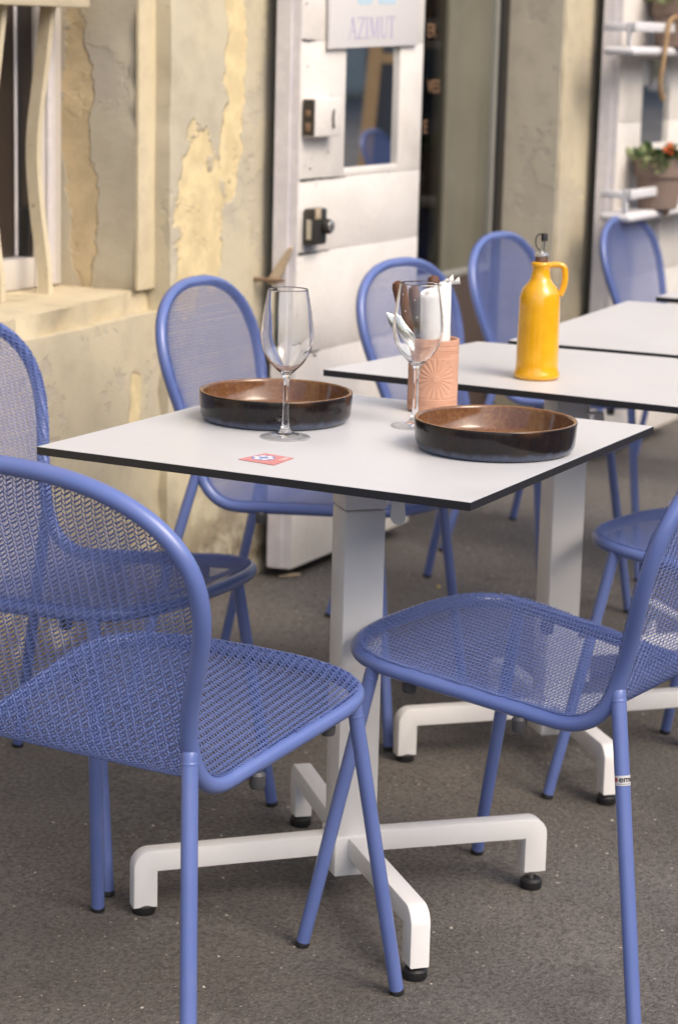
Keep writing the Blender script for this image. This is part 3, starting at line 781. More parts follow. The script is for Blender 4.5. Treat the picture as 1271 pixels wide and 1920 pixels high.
# red card lying on the front table
cq = [Vector(p) for p in ((2.6519, 1.5415, .7405), (2.7123, 1.5328, .7405), (2.7042, 1.4813, .7405), (2.6433, 1.479, .7405))]
def card_pt(u, v, z=0): return (cq[0] * (1 - u) * (1 - v) + cq[1] * u * (1 - v) + cq[2] * u * v + cq[3] * (1 - u) * v) + Vector((0, 0, z))
b = MB(); lo = [tuple(card_pt(u, v)) for u, v in ((0, 0), (1, 0), (1, 1), (0, 1))]; hi = [tuple(card_pt(u, v, .0006)) for u, v in ((0, 0), (1, 0), (1, 1), (0, 1))]
b.add(lo + hi, [(3, 2, 1, 0), (4, 5, 6, 7)] + [(k, (k + 1) % 4, 4 + (k + 1) % 4, 4 + k) for k in range(4)], 0)
disc = [tuple(card_pt(.52 + .30 * math.cos(a), .36 + .30 * math.sin(a), .0008)) for a in np.linspace(0, 2 * math.pi, 24, endpoint=False)]
b.add(disc, [tuple(range(24))], 2)
for k in range(6):
    a = k * math.pi / 3 + .3; cu, cv = .52 + .19 * math.cos(a), .36 + .19 * math.sin(a)
    b.add([tuple(card_pt(cu + .085 * math.cos(q), cv + .085 * math.sin(q), .0010)) for q in np.linspace(0, 2 * math.pi, 10, endpoint=False)], [tuple(range(10))], 1)
for v0, u0, u1 in ((.80, .55, .92), (.88, .60, .90)):
    b.add([tuple(card_pt(u, v, .0008)) for u, v in ((u0, v0), (u1, v0), (u1, v0 + .035), (u0, v0 + .035))], [(0, 1, 2, 3)], 1)
tag(b.build('card', [M['red_card'], M['card_white'], M['card_blue']], None, smooth=False), 'small red card with a white petal emblem lying near the table edge', 'card')

# ------------------------------------------------------------------ facade
def rough_box(name, x0, x1, y0, y1, z0, z1, m, parent, step=.05, amp=.004, skew=0.0, chip=.03):
    """plastered block, its faces gridded and gently uneven; skew pulls the low-x side towards the street"""
    bm = bmesh.new(); add_box(bm, x0, x1, y0, y1, z0, z1)
    for ax in range(3):
        a0, a1 = ((x0, x1), (y0, y1), (z0, z1))[ax]; n = min(120, max(1, int((a1 - a0) / step)))
        for k in range(1, n):
            co = [0, 0, 0]; co[ax] = a0 + (a1 - a0) * k / n; no = [0, 0, 0]; no[ax] = 1
            bmesh.ops.bisect_plane(bm, geom=bm.verts[:] + bm.edges[:] + bm.faces[:], plane_co=co, plane_no=no)
    for v in bm.verts:
        p = v.co.copy(); q = Vector((noise.noise(p * 6), noise.noise(p * 6 + Vector((9, 3, 1))), noise.noise(p * 6 + Vector((2, 7, 5)))))
        q += .5 * Vector((noise.noise(p * 22), noise.noise(p * 22 + Vector((9, 3, 1))), noise.noise(p * 22 + Vector((2, 7, 5)))))
        ex = [abs(p.x - x0) < 1e-4 or abs(p.x - x1) < 1e-4, abs(p.y - y0) < 1e-4 or abs(p.y - y1) < 1e-4, abs(p.z - z0) < 1e-4 or abs(p.z - z1) < 1e-4]
        if sum(ex) >= 2 and min(x1 - x0, y1 - y0) > .06:
            cpt = Vector(((x0 + x1) / 2, (y0 + y1) / 2, p.z)); k = max(0, noise.noise(p * 17 + Vector((3, 3, 3))) - .05) * chip
            v.co += Vector((math.copysign(k, cpt.x - p.x), math.copysign(k, cpt.y - p.y), 0))
        if skew: v.co.y += skew * (x1 - p.x)
        v.co += q * amp
    return link(name, bm_mesh(name, bm, smooth=True, sharp=40), parent, m)

bld = empty('shop_building', (4.3, 2.7, 0), 'cream plastered street facade with window recess, pier and shop doorway', 'building')
def P(o):                                                           # keep world coordinates under the parent
    o.matrix_parent_inverse = Matrix.Translation((-4.3, -2.7, 0)); return o
TOP = 7.0
P(rough_box('pier', 4.287, 5.42, 2.680, 3.05, -.10, 3.0, M['plaster_pier'], bld, .028, .003))
P(rough_box('wall', 2.30, 4.289, 2.700, 3.20, -.10, .700, M['plaster_low'], bld, .06, .004, -.085))
P(rough_box('window_sill', 2.30, 4.286, 2.735, 3.24, .700, .750, M['plaster_sill'], bld, .03, .0035, -.140))
P(rough_box('reveal', 4.217, 4.288, 2.7255, 3.05, .745, 3.0, M['plaster_reveal'], bld, .04, .003))
P(rough_box('corner_band', 4.2165, 4.2868, 2.720, 2.7275, .752, 3.0, M['plaster_sill'], bld, .03, .0012))
P(rough_box('lintel_wall', 2.30, 4.2, 2.76, 3.2, 2.3, 3.0, M['plaster_low'], bld, .1, .003))
P(rough_box('wall', 1.0, 2.31, 2.44, 3.2, -.10, 3.0, M['plaster_low'], bld, .1, .003))
P(box('upper_wall', 1.0, 14.0, 2.70, 3.3, 3.0, TOP, M['plaster_cream'], bld, 0))
P(rough_box('far_pier', 6.607, 9.5, 2.683, 3.3, -.15, 3.0, M['plaster_cream'], bld, .06, .003))
P(rough_box('door_reveal', 6.600, 6.6085, 2.690, 3.1, -.15, 2.6, M['plaster_far'], bld, .05, .002))
P(box('door_lintel', 5.42, 6.61, 2.75, 3.1, 2.45, 3.0, M['plaster_cream'], bld, .004))
# window in the recess
wf = P(box('window_frame', 4.1155, 4.216, 2.925, 2.938, .752, 2.3, M['white_wood'], bld, .005))
def sub_box(n, *a, m=None, bev=.003): return box(n, *a, m, wf, bev)
for n, a, m in (('stile', (4.150, 4.178, 2.915, 2.9245, .76, 2.3), M['edge']), ('stile', (4.1160, 4.216, 2.9385, 2.99, .752, 2.3), M['shaded_wood']), ('stile', (4.094, 4.1050, 2.966, 2.9715, .822, 2.3), M['edge']),  # dark stile added as the shaded side face of the frame
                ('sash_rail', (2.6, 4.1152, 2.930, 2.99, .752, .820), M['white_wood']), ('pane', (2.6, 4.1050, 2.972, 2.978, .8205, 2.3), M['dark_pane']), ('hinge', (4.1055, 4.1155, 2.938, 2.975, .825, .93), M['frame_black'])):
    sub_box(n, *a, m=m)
# belly grille: cream top rail and bent flat bars
gr = empty('window_grille', (4.05, 2.86, .75), 'cream painted iron grille with bent bars standing on the window sill', 'grille')
def flat_bar(pts, w, t, name):
    pts = np.array(pts, float); s = np.linspace(0, len(pts) - 1, 30); Q = np.stack([np.interp(s, np.arange(len(pts)), pts[:, i]) for i in range(3)], 1)
    for _ in range(10): Q[1:-1] = .25 * Q[:-2] + .5 * Q[1:-1] + .25 * Q[2:]
    b = MB(); Vv = []; Ff = []
    for i, p in enumerate(Q):
        wob = 1 + .05 * noise.noise(Vector((p[2] * 25, p[0] * 3, 0)))
        for a, c in ((-1, -1), (1, -1), (1, 1), (-1, 1)): Vv.append((p[0] + a * t / 2 - 4.05, p[1] + c * w / 2 * wob - 2.86, p[2] - .75))
    n = len(Q); Ff = [(4 * i + k, 4 * i + (k + 1) % 4, 4 * i + 4 + (k + 1) % 4, 4 * i + 4 + k) for i in range(n - 1) for k in range(4)] + [(3, 2, 1, 0), (4 * n - 4, 4 * n - 3, 4 * n - 2, 4 * n - 1)]
    b.add(Vv, Ff); return b.build(name, M['cream_iron'], gr, sharp=50)
for dx in (0, -.175, -.35, -.525, -.70):
    flat_bar([(4.05 + dx, 2.842, 1.40), (4.05 + dx, 2.862, 1.24), (4.05 + dx, 2.892, 1.08), (4.05 + dx, 2.876, .92), (4.05 + dx, 2.856, .81), (4.05 + dx, 2.856, .7485)], .030, .016, 'bar')
o = box('top_rail', 2.9, 4.145, 2.80, 2.858, 1.371, 1.45, M['cream_iron'], gr, .004); o.matrix_parent_inverse = Matrix.Translation((-4.05, -2.86, -.75))

# shopfront in the doorway
sf = empty('shopfront', (6.3, 2.9, 0), 'recessed shopfront with dark lettered glass, pane with painted grey-green reflection and brown lower panel', 'shopfront')
def SF(n, x0, x1, y0, y1, z0, z1, m, bev=.003):
    o = box(n, x0, x1, y0, y1, z0, z1, m, sf, bev); o.matrix_parent_inverse = Matrix.Translation((-6.3, -2.9, 0)); return o
SF('mullion', 6.180, 6.205, 2.885, 2.935, .60, 2.5, M['reflect_tint'])
SF('glazing', 6.2055, 6.520, 2.893, 2.905, .6225, 2.5, M['reflect_tint'], .001)
SF('lower_panel', 5.44, 6.560, 2.880, 2.930, -.08, .600, M['panel_brown'])
SF('trim', 6.5205, 6.545, 2.880, 2.93, .62, 2.5, M['frame_grey'])
SF('door_frame', 6.5455, 6.5995, 2.870, 2.935, -.08, 2.5, M['frame_black'])
SF('rail', 5.44, 6.545, 2.8815, 2.93, .6005, .622, M['frame_grey'])
pane = SF('window_pane', 5.440, 6.1795, 2.897, 2.903, .6225, 2.5, M['pane'], 0)
def shop_text(txt, xr, zb, size):
    me = text_mesh(txt, size, .0006, .0003, 'RIGHT'); me.materials.append(M['orange_text'])
    o = bpy.data.objects.new('lettering', me); COL.objects.link(o); o.parent = pane
    o.location = (xr, 2.894, zb); o.rotation_euler = (math.pi / 2, 0, 0); o.scale = (1.0, 1, 1)
shop_text('ER', 6.106, 1.328, .055); shop_text('VES', 6.146, 1.165, .055); shop_text('E', 6.068, 1.047, .055)
# room behind the glass
bm = bmesh.new(); add_box(bm, 5.2, 8.5, 2.95, 5.6, -.10, 2.7); bmesh.ops.delete(bm, geom=[f for f in bm.faces if f.calc_center_median().y < 2.96], context='FACES')
o = link('interior_shell', bm_mesh('interior_shell', bm), sf, M['interior']); o.matrix_parent_inverse = Matrix.Translation((-6.3, -2.9, 0))
# bentwood chair standing inside, just its hoop back
ic = empty('wooden_chair', (6.16, 3.16, gz(6.16, 3.16)), 'bentwood chair inside the shop, its curved tan back behind the glass', 'chair')
hoop = [(-.19, 0, .46)] + [(.19 * math.cos(a), .02, .66 + .17 * math.sin(a)) for a in np.linspace(math.pi, 0, 15)] + [(.19, 0, .46)]
b = MB(); b.tube(hoop, .013, 10); b.build('back_hoop', M['wood'], ic)
b = MB(); b.lathe([(0, .445), (.19, .445), (.20, .455), (.20, .468), (0, .470)], (0, -.19 + .38, 0), 32); b.build('seat', M['wood'], ic)
for sx in (-.15, .15):
    for sy in (.03, .34): b = MB(); b.tube([(sx, sy, .446), (sx * 1.2, sy + (sy - .19) * .15, .004)], [.014, .011], 10); b.build('leg', M['wood'], ic)

# ------------------------------------------------------------------ white shop doors
def plank_door(name, x0, x1, y, z0, z1, label, planks, chips=True, hole=None):
    root = empty(name, (x1, y + .03, z0), label, 'door', 'white wooden shop doors folded open')
    inv = Matrix.Translation((-x1, -y - .03, -z0)); T = .058
    def PB(n, a, m, bev=.003, par=root):
        o = box(n, *a, m, par, bev); o.matrix_parent_inverse = inv; return o
    # leaf of boards, each slightly uneven, dark gaps between them
    bm = bmesh.new(); zs = [z0] + list(planks) + [z1]
    for i in range(len(zs) - 1):
        a, c = zs[i] + .0005, zs[i + 1] - .0005; dy = random.uniform(-.0005, .0005)
        bl = [(x0 + .0015, x1)]
        if hole and a < hole[3] and c > hole[2]:
            bl = [(x0 + .0015, hole[0]), (hole[1], x1)]
            if c > hole[3] + .01: add_box(bm, hole[0] + .0004, hole[1] - .0004, y + dy + .0004, y + .040, max(a, hole[3]), c, .002)
            if a < hole[2] - .01: add_box(bm, hole[0] + .0004, hole[1] - .0004, y + dy + .0004, y + .040, a, min(c, hole[2]), .002)
        for q in bl: add_box(bm, q[0], q[1], y + dy, y + .040, a, c, .0008)
    o = link('leaf', bm_mesh('leaf', bm, sharp=40), root, M['door']); o.matrix_parent_inverse = inv
    PB('core', (x0 + .004, x1 - .004, y + .0402, y + T, z0 + .002, z1), M['crack'])
    # open joints between the boards, widest at the lock side
    if chips:
        mb = MB()
        for zz_, L_ in zip(planks, (.20, .12, .16, .24, .07, .05, .10)):
            n_ = 14; up = []; dn = []
            for k in range(n_ + 1):
                x = x0 + .002 + L_ * k / n_; w_ = (.0034 * (1 - k / n_) ** .7 + .0008) * (1 + .5 * noise.noise(Vector((k * .9, zz_ * 50, 1)))); dz = .0016 * noise.noise(Vector((k * .5, zz_ * 90, 4)))
                up.append((x, y - .0024, zz_ + dz + w_ * .6)); dn.append((x, y - .0024, zz_ + dz - w_ * .6))
            mb.add(up + dn, [(k, k + 1, n_ + 2 + k, n_ + 1 + k) for k in range(n_)])
        o = mb.build('open_joint', M['crack'], root, smooth=False); o.matrix_parent_inverse = inv; m = o.modifiers.new('t', 'SOLIDIFY'); m.thickness = .0008
    # lock stile edge: two mouldings of different depth
    bm = bmesh.new(); n = 46
    for k, (ya, yb, xo) in enumerate(((y + .002, y + .024, -.001), (y + .0245, y + T + .006, -.007))):
        V0 = [];
        for i in range(n + 1):
            z = z0 + (z1 - z0) * i / n; w = .0016 * noise.noise(Vector((k * 7, z * 14, x0))) + .0012 * noise.noise(Vector((k * 3, z * 40, x0)))
            V0.append([bm.verts.new(v) for v in ((x0 + xo + w, ya + w, z), (x0 + xo + w, yb + w * .5, z), (x0 + .0012, yb, z), (x0 + .0012, ya, z))])
        for i in range(n):
            for j in range(4): bm.faces.new((V0[i][j], V0[i][(j + 1) % 4], V0[i + 1][(j + 1) % 4], V0[i + 1][j]))
        bm.faces.new(V0[0][::-1]); bm.faces.new(V0[-1])
    o = link('lock_edge', bm_mesh('lock_edge', bm, sharp=40), root, M['edge']); o.matrix_parent_inverse = inv
    # short splits and nail holes in the paint
    if chips:
        bm = bmesh.new()
        for i in range(44):
            z = random.choice(list(planks)) + random.uniform(-.004, .004) if random.random() < .45 else random.uniform(z0 + .05, 1.5)
            x = x0 + abs(random.gauss(0, .05)) + .004 if random.random() < .7 else random.uniform(x0, x1 - .05)
            if hole and hole[0] - .02 < x < hole[1] + .02 and hole[2] - .02 < z < hole[3] + .02: continue
            w = random.uniform(.004, .018) if random.random() < .5 else random.uniform(.002, .005); h = random.uniform(.0012, .004)
            pts = [bm.verts.new((x + w * (q + random.uniform(-.1, .1)) / 2, y - .0022, z + h * r * random.uniform(.4, 1))) for q, r in ((-1, 0), (-.4, -1), (.5, -.7), (1, .1), (.4, .9), (-.5, .7))]
            bm.faces.new(pts)
        o = link('paint_chips', bm_mesh('paint_chips', bm), root, M['crack']); o.matrix_parent_inverse = inv
        m = o.modifiers.new('t', 'SOLIDIFY'); m.thickness = .0006
    return root, PB
DY = 2.580
door, PB = plank_door('shop_door', 4.705, 5.372, DY, .024, 2.25, 'white plank door with mirror, sign and old locks, folded open beside the pier', (.30, .56, .806, .984, 1.313, 1.55, 1.85), True, (4.936, 5.236, 1.003, 1.30))
PB('mirror', (4.934, 5.238, DY + .010, DY + .014, 1.001, 1.302), M['mirror'], 0)
# painted rim lock
lk = PB('rim_lock', (4.716, 4.848, DY - .037, DY - .003, 1.087, 1.178), M['door'], .004)
inv = Matrix.Translation((-5.372, -DY - .03, -.024))
def sb(n, a, m, par, bev=.001): return box(n, *a, m, par, bev)
sb('strike_plate', (4.712, 4.7158, DY - .034, DY - .004, 1.090, 1.175), M['iron'], lk)
sb('bolt', (4.7095, 4.7118, DY - .026, DY - .012, 1.10, 1.12), M['rust'], lk); sb('bolt', (4.7095, 4.7118, DY - .026, DY - .012, 1.135, 1.15), M['rust'], lk)
b = MB(); b.tube([(4.806, DY - .0385, 1.150), (4.800, DY - .0410, 1.146), (4.797, DY - .0415, 1.128), (4.801, DY - .0410, 1.112), (4.808, DY - .0385, 1.108)], .0022, 8); o = b.build('pull', M['iron'], lk)
# grey cylinder lock
l2 = PB('cylinder_lock', (4.726, 4.790, DY - .036, DY - .003, .828, .916), M['iron'], .006)
b = MB(); b.lathe([(0, 0), (.018, 0), (.019, .004), (.0175, .014), (.0145, .0185)], seg=28, mi=0); b.lathe([(.0145, .0185), (.012, .020), (0, .0195)], seg=28, mi=1)
o = b.build('cylinder', [M['iron'], M['brass']], l2); o.location = (4.777, DY - .0362, .872); o.rotation_euler = (math.pi / 2, 0, 0)
sb('keyhole', (4.7755, 4.7785, DY - .0575, DY - .0555, .866, .876), M['crack'], l2, 0); sb('bolt', (4.7225, 4.7258, DY - .028, DY - .014, .842, .890), M['brass'], l2)
sb('cover_plate', (4.724, 4.750, DY - .0395, DY - .0362, .892, .918), M['tan_iron'], l2)
b = MB()
for (x, z) in ((4.93, 1.128), (4.925, 1.02), (4.86, 1.205)): b.lathe([(0, 0), (.004, 0), (.0036, .003), (0, .004)], (x, 0, z), 8)
# sign on the door
sg = empty('shop_sign', (5.07, DY - .004, 1.30), 'pale shop sign with lavender AZIMUT lettering hung above the mirror', 'sign', rz=0)
sg.rotation_euler = (0, math.radians(-1.5), 0)
box('board', -.247, .247, -.009, -.001, -.0, .42, M['sign'], sg, .002)
def stroke(bm, x0, z0, x1, z1, w):
    d = Vector((x1 - x0, z1 - z0)); d.normalize(); n = Vector((-d.y, d.x)) * w / 2
    q = [(x0 + n.x, z0 + n.y), (x1 + n.x, z1 + n.y), (x1 - n.x, z1 - n.y), (x0 - n.x, z0 - n.y)]
    lo = [bm.verts.new((a, -.0098, c)) for a, c in q]; hi = [bm.verts.new((a, -.0093, c)) for a, c in q]
    bm.faces.new(lo); bm.faces.new(hi[::-1])
    for k in range(4): bm.faces.new((lo[k], hi[k], hi[(k + 1) % 4], lo[(k + 1) % 4]))
bm = bmesh.new(); H = .052; th, tn, sr = .0075, .0026, .0016
def letter(ch, x):
    S = lambda *a: stroke(bm, x + a[0], .0215 + a[1], x + a[2], .0215 + a[3], a[4])
    if ch == 'A': S(.004, 0, .020, H, tn); S(.020, H, .037, 0, th); S(.010, .018, .030, .018, tn); S(-.001, 0, .009, 0, sr); S(.030, 0, .043, 0, sr)
    if ch == 'Z': S(.002, H - .001, .036, H - .001, tn); S(.034, H, .004, 0, th); S(.002, .001, .037, .001, tn); S(.0025, H, .0025, H - .010, sr); S(.0365, 0, .0365, .011, sr)
    if ch == 'I': S(.008, 0, .008, H, th); S(.0, 0, .016, 0, sr); S(.0, H, .016, H, sr)
    if ch == 'M': S(.006, 0, .008, H, tn); S(.008, H, .025, .002, th); S(.025, .002, .042, H, tn); S(.043, H, .045, 0, th); S(.0, 0, .012, 0, sr); S(.038, 0, .052, 0, sr)
    if ch == 'U':
        S(.007, H, .007, .012, th); S(.034, H, .034, .012, tn); S(0, H, .014, H, sr); S(.029, H, .040, H, sr)
        pv = None
        for k in range(9):
            a = math.pi + math.pi * k / 8; q = (.0205 + .0135 * math.cos(a), .0135 + .0125 * math.sin(a))
            if pv: S(pv[0], pv[1], q[0], q[1], .0045)
            pv = q
    if ch == 'T': S(.019, 0, .019, H, th); S(.0, H, .038, H, tn); S(.001, H, .001, H - .011, sr); S(.037, H, .037, H - .011, sr); S(.011, 0, .027, 0, sr)
for ch, x in (('A', -.150), ('Z', -.103), ('I', -.060), ('M', -.037), ('U', .021), ('T', .065), ): letter(ch, x * 1.0)
link('lettering', bm_mesh('lettering', bm), sg, M['sign_text'])
bm = bmesh.new()
for x0, x1 in ((-.107, -.022), (.005, .110)):
    pts = [(x0, .16), (x0, .112), (x0 + .012, .104), (x1 - .012, .104), (x1, .112), (x1, .16)]
    lo = [bm.verts.new((a, -.0096, c)) for a, c in pts]; bm.faces.new(lo)
    r = bmesh.ops.extrude_face_region(bm, geom=[bm.faces[-1]] if False else [f for f in bm.faces if lo[0] in f.verts]); bmesh.ops.translate(bm, vec=(0, .0005, 0), verts=[v for v in r['geom'] if isinstance(v, bmesh.types.BMVert)])
link('emblem', bm_mesh('emblem', bm), sg, M['sign_blue'])
# shutter dog on the pier that holds the door back
sd = empty('shutter_dog', (4.672, 2.68, .743), 'tan iron shutter catch sticking out of the pier beside the door', 'shutter catch')
b = MB(); b.tube([(0, .03, .0), (0, -.03, .0), (.004, -.083, .001)], [.0055, .005, .0035], 10); b.build('pin', M['rust'], sd)
pr = [(.010, -.030, -.004), (.012, -.040, .008), (.014, -.052, .030), (.016, -.070, .056), (.018, -.090, .083), (.018, -.094, .080), (.016, -.086, .052), (.014, -.074, .024), (.012, -.064, .000), (.010, -.054, -.010), (.010, -.038, -.011)]
b = MB(); n = len(pr); b.add([(p[0] - .006, p[1], p[2]) for p in pr] + [(p[0] + .006, p[1], p[2]) for p in pr], [tuple(range(n)), tuple(range(2 * n - 1, n - 1, -1))] + [(k, (k + 1) % n, n + (k + 1) % n, n + k) for k in range(n)]); b.build('paddle', M['tan_iron'], sd, sharp=30)

door2, PB2 = plank_door('shop_door', 6.834, 7.60, DY, .0, 2.25, 'white plank door carrying the flower pot shelves, at the right edge', (.30, .56, .806, 1.07, 1.313, 1.55, 1.85), False, (7.047, 7.315, .997, 1.272))
o = box('mirror', 7.045, 7.317, DY + .010, DY + .014, .995, 1.274, M['mirror'], door2, 0); o.matrix_parent_inverse = Matrix.Translation((-7.60, -DY - .03, -.0))

# planter shelves on the second door
def planter(zb, label, xa):
    y0, y1 = DY - .112, DY - .004
    root = empty('planter_shelf', (7.05, y1, zb), label, 'shelf', 'white planter shelves on the far door'); inv = Matrix.Translation((-7.05, -y1, -zb))
    def B(n, *a, bev=.004): o = box(n, *a, M['white_shelf'], root, bev); o.matrix_parent_inverse = inv; return o
    xb = 7.50
    bm = bmesh.new(); add_box(bm, xa, xb, y0, y1, zb, zb + .028, .012, None, 3); o = link('base_board', bm_mesh('base_board', bm, sharp=40), root, M['white_shelf']); o.matrix_parent_inverse = inv
    B('front_rail', xa + .004, xb, y0, y0 + .016, zb + .074, zb + .104)
    for x in (xa + .006, xb - .02): B('end_post', x, x + .016, y0 + .0165, y0 + .0325, zb + .0285, zb + .104)
    for x in (xa + .006, xb - .02): B('end_rail', x, x + .014, y0 + .033, y1, zb + .074, zb + .100)
    B('bracket', 7.20, 7.206, y1 - .03, y1, zb - .10, zb - .0005, bev=.001)
    return root
planter(.766, 'lower white planter shelf with the coral flowers, on the far door', 6.690)
planter(1.286, 'upper white planter shelf at the top right corner, on the far door', 6.650)
def flowerpot(x, zb, label, R=.105, H=.150):
    c = (x, DY - .0925, zb + .0285); root = empty('flower_pot', c, label, 'flower pot', 'taupe clay pots on the planter shelves')
    b = MB(); b.lathe([(0, 0), (R * .50, 0), (R * .54, .003), (R * .62, H * .62), (R * .69, H * .635), (R * .72, H * .985), (R * .71, H), (R * .66, H), (R * .64, H * .88), (0, H * .86)], seg=40); b.build('pot', M['pot'], root)
    return root, c
def foliage(name, root, c0, n, rx, rz, mats, size, parentcat=True):
    b = MB()
    for i in range(n):
        a = random.uniform(0, 6.28); r = rx * math.sqrt(random.random()); h = random.uniform(0, rz) * (1 - .5 * r / rx)
        p = Vector((r * math.cos(a), r * math.sin(a), h)) + Vector(c0); d = Vector((math.cos(a) * random.uniform(.2, 1), math.sin(a) * random.uniform(.2, 1), random.uniform(-.2, .9))).normalized()
        s = d.cross(Vector((random.random(), random.random(), random.random()))).normalized(); L = size * random.uniform(.6, 1.3); w = L * .32
        up = s.cross(d) * L * .12
        V = [p, p + d * L * .35 + s * w + up, p + d * L * .75 + s * w * .8 + up, p + d * L, p + d * L * .75 - s * w * .8 + up, p + d * L * .35 - s * w + up]
        b.add([tuple(v) for v in V], [(0, 1, 2, 3), (0, 3, 4, 5)], random.randrange(len(mats)))
    return b.build(name, mats, root, smooth=False)
r1, c1 = flowerpot(6.99, .766, 'taupe clay pot with coral flowers on the lower shelf', .120, .165)
foliage('foliage', r1, (0, 0, .148), 150, .095, .055, [M['leaf'], M['leaf'], M['leaf_pale']], .034)
foliage('foliage', r1, (-.085, -.01, .125), 40, .04, .05, [M['leaf_pale']], .032)
b = MB()
for i, (fx, fy, fz) in enumerate(((-.050, -.050, .200), (-.040, -.062, .186), (-.066, -.040, .190), (-.030, -.045, .206), (-.058, -.058, .178))):
    for k in range(16):
        a = random.uniform(0, 6.28); e = random.uniform(-.3, 1.2); d = Vector((math.cos(a) * math.cos(e), math.sin(a) * math.cos(e), math.sin(e))); s = d.cross(Vector((0, .3, 1))).normalized(); p = Vector((fx, fy, fz)); L = .017
        b.add([tuple(p), tuple(p + d * L * .7 + s * .006), tuple(p + d * L), tuple(p + d * L * .7 - s * .006)], [(0, 1, 2, 3)])
b.build('blossom', M['flower'], r1, smooth=False)
r2, c2 = flowerpot(7.08, 1.286, 'taupe clay pot with trailing green leaves on the upper shelf', .125, .160)
foliage('foliage', r2, (0, 0, .143), 130, .11, .10, [M['leaf_pale'], M['leaf'], M['leaf_pale']], .040)
foliage('foliage', r2, (-.115, -.02, .135), 26, .035, .05, [M['leaf_pale']], .034)
def rope(pts, name, label, grp):
    pts = np.array(pts, float); s = np.linspace(0, len(pts) - 1, 60); Q = np.stack([np.interp(s, np.arange(len(pts)), pts[:, i]) for i in range(3)], 1)
    for _ in range(6): Q[1:-1] = .25 * Q[:-2] + .5 * Q[1:-1] + .25 * Q[2:]
    b = MB(); T, N, B = frames(Q)
    for k in range(2):
        a = np.arange(len(Q)) * 1.3 + k * math.pi; b.tube(Q + .0038 * (np.cos(a)[:, None] * N + np.sin(a)[:, None] * B), .0055, 8)
    return tag(b.build(name, M['rope'], None), label, 'rope', grp)
YR = DY - .122
rope([(7.14, YR, 1.405), (7.02, YR, 1.415), (6.93, YR, 1.40), (6.90, YR - .004, 1.36), (6.885, YR - .004, 1.29), (6.872, YR - .003, 1.24), (6.868, YR, 1.20), (6.885, YR, 1.165), (6.91, YR, 1.148)], 'rope', 'jute rope hanging down from the upper planter shelf', 'jute ropes on the planter shelves')
rope([(6.985, YR, .775), (6.99, YR - .010, .80), (6.965, YR - .006, .835), (6.985, YR - .004, .868), (7.02, YR, .872), (7.06, YR, .845), (7.09, YR, .87), (7.18, YR, .89)], 'rope', 'jute rope knotted round the lower planter shelf rail', 'jute ropes on the planter shelves')

# ------------------------------------------------------------------ what the mirrors show: easel, street, far side
es = empty('chalkboard_easel', (14.98, -1.95, gz(14.98, -1.95)), 'wood framed chalkboard easel, seen reflected in the door mirror', 'chalkboard', rz=4.22)
tilt = Matrix.Rotation(math.radians(-9), 4, 'X')
def slab(name, pts, y0, y1, m, par=es):
    b = MB(); n = len(pts); q = [tilt @ Vector((x, y0, z)) for x, z in pts] + [tilt @ Vector((x, y1, z)) for x, z in pts]
    b.add([tuple(v) for v in q], [tuple(range(n)), tuple(range(2 * n - 1, n - 1, -1))] + [(k, (k + 1) % n, n + (k + 1) % n, n + k) for k in range(n)]); return b.build(name, m, par, smooth=False)
def hx(z): return .50 - .075 * z                                   # stiles lean inwards like an A
for sgn in (1, -1): slab('stile', [(sgn * (hx(0) - .05), 0), (sgn * (hx(0) + .05), 0), (sgn * (hx(1.80) + .05), 1.80), (sgn * (hx(1.80) - .05), 1.80)], -.015, .020, M['wood'])
for z, h in ((1.215, .070), (.16, .08)): slab('rail', [(-hx(z) + .051, z), (hx(z) - .051, z), (hx(z + h) - .051, z + h), (-hx(z + h) + .051, z + h)], -.012, .018, M['wood'])
slab('board', [(-hx(.241) + .051, .241), (hx(.241) - .051, .241), (hx(1.214) - .051, 1.214), (-hx(1.214) + .051, 1.214)], -.004, .010, M['chalkboard'])
for sx in (-.40, .40): box('rear_leg', sx - .02, sx + .02, .030, .054, .0, 1.42, M['wood'], es, .004, Matrix.Translation((0, .55, 0)) @ Matrix.Rotation(math.radians(11), 4, 'X'))
ob = empty('opposite_building', (6, -16.6, 0), 'pale plastered building across the street, seen only in the mirror', 'building')
def OB(n, *a, m=None, bev=.01):
    o = box(n, *a, m, ob, bev); o.matrix_parent_inverse = Matrix.Translation((-6, 16.6, 0)); return o
OB('wall', -14, 60, -17.2, -16.6, -1.2, 8.5, m=M['plaster_opp'])
for x in np.arange(-9.8, 58, 5):
    OB('window', x, x + 1.3, -16.598, -16.57, .7, 2.4, m=M['dark_pane']); OB('door', x + 2.4, x + 3.6, -16.598, -16.56, -1.1, 1.6, m=M['panel_brown'])

# bits on the street
b = MB(); b.tube([(4.71, 2.615, gz(4.71, 2.6) + .004), (4.74, 2.597, gz(4.74, 2.6) + .005), (4.765, 2.585, gz(4.76, 2.58) + .004)], [.0035, .005, .003], 8); tag(b.build('twig', M['tan_iron'], None), 'pale broken twig on the asphalt below the white door', 'twig')
b = MB(); x, y = 4.885, 2.255
b.add([(x - .008, y, gz(x, y) + .001), (x, y - .006, gz(x, y) + .004), (x + .009, y, gz(x, y) + .002), (x, y + .007, gz(x, y) + .006)], [(0, 1, 2, 3)])
o = b.build('petal', M['yellow_leaf'], None); m_ = o.modifiers.new('t', 'SOLIDIFY'); m_.thickness = .001; tag(o, 'tiny yellow petal on the asphalt, seen right of the front table column', 'petal')

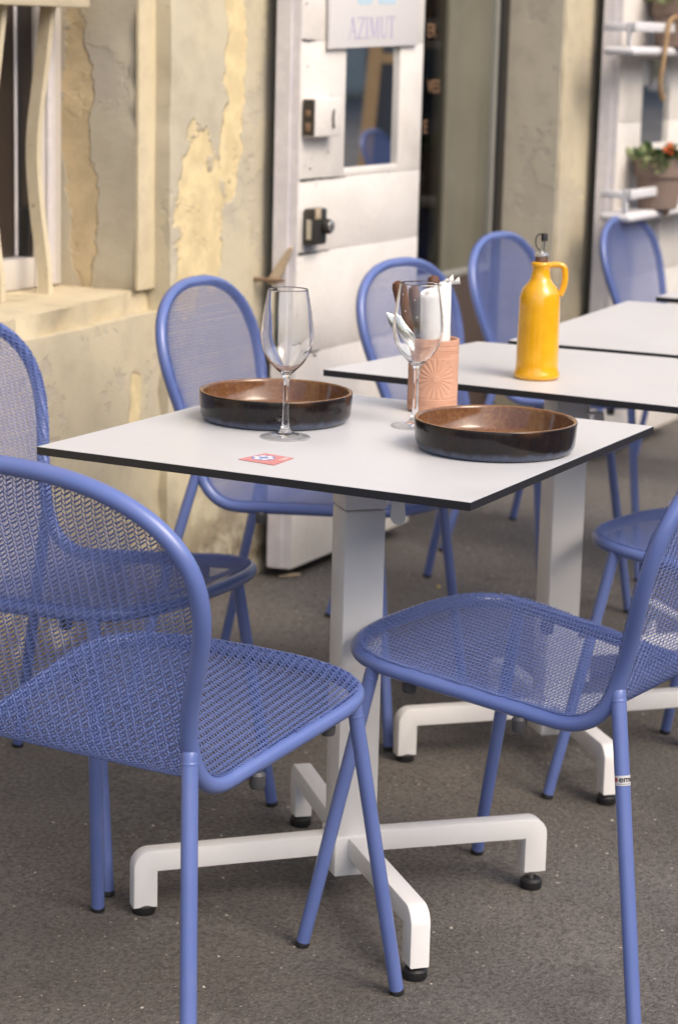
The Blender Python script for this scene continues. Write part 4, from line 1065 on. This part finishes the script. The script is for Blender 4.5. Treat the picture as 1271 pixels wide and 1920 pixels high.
# ------------------------------------------------------------------ light
ELEV, AZ = math.radians(46), math.radians(-108)                       # azimuth of the sun, from +x towards +y
w = bpy.data.worlds.new('World'); scene.world = w; w.use_nodes = True
nt = w.node_tree; sky = nt.nodes.new('ShaderNodeTexSky'); sky.sky_type = 'NISHITA'; sky.sun_disc = False
sky.sun_elevation = ELEV; sky.sun_rotation = math.pi / 2 - AZ; sky.air_density = 1.0; sky.dust_density = 4.0; sky.ozone_density = .6
bg = nt.nodes['Background']; nt.links.new(sky.outputs[0], bg.inputs[0]); bg.inputs[1].default_value = .15
sl = bpy.data.lights.new('sun', 'SUN'); sl.energy = .66; sl.angle = math.radians(26); sl.color = (1.0, .91, .78)
so = bpy.data.objects.new('sun', sl); COL.objects.link(so)
d = Vector((math.cos(AZ) * math.cos(ELEV), math.sin(AZ) * math.cos(ELEV), math.sin(ELEV)))
so.rotation_euler = (-d).to_track_quat('-Z', 'Y').to_euler()

# ------------------------------------------------------------------ camera
f, psi, pit, rol, hc = 4157.263, .4798, .2121, .0255, 1.3284
cd = bpy.data.cameras.new('camera'); co = bpy.data.objects.new('camera', cd); COL.objects.link(co); scene.camera = co
fw = Vector((math.cos(psi) * math.cos(pit), math.sin(psi) * math.cos(pit), -math.sin(pit))); r0 = Vector((math.sin(psi), -math.cos(psi), 0)); u0 = r0.cross(fw)
rv = math.cos(rol) * r0 + math.sin(rol) * u0; uv = -math.sin(rol) * r0 + math.cos(rol) * u0
mtx = Matrix((rv, uv, -fw)).transposed().to_4x4(); mtx.translation = (0, 0, hc); co.matrix_world = mtx
cd.sensor_fit = 'VERTICAL'; cd.sensor_height = 36; cd.lens = f / 1920 * 36; cd.clip_end = 300; cd.clip_start = .05
cd.dof.use_dof = True; cd.dof.focus_distance = 2.95; cd.dof.aperture_fstop = 6.5; cd.dof.aperture_blades = 7

scene.view_settings.view_transform = 'Standard'; scene.view_settings.look = 'None'; scene.view_settings.gamma = 1
scene.view_settings.exposure = 0.94
scene.render.engine = 'CYCLES'
cy = scene.cycles; cy.max_bounces = 12; cy.transmission_bounces = 12; cy.transparent_max_bounces = 12; cy.diffuse_bounces = 4; cy.glossy_bounces = 5
cy.use_denoising = True; cy.caustics_reflective = False; cy.caustics_refractive = True; cy.blur_glossy = .5; cy.sample_clamp_indirect = 8
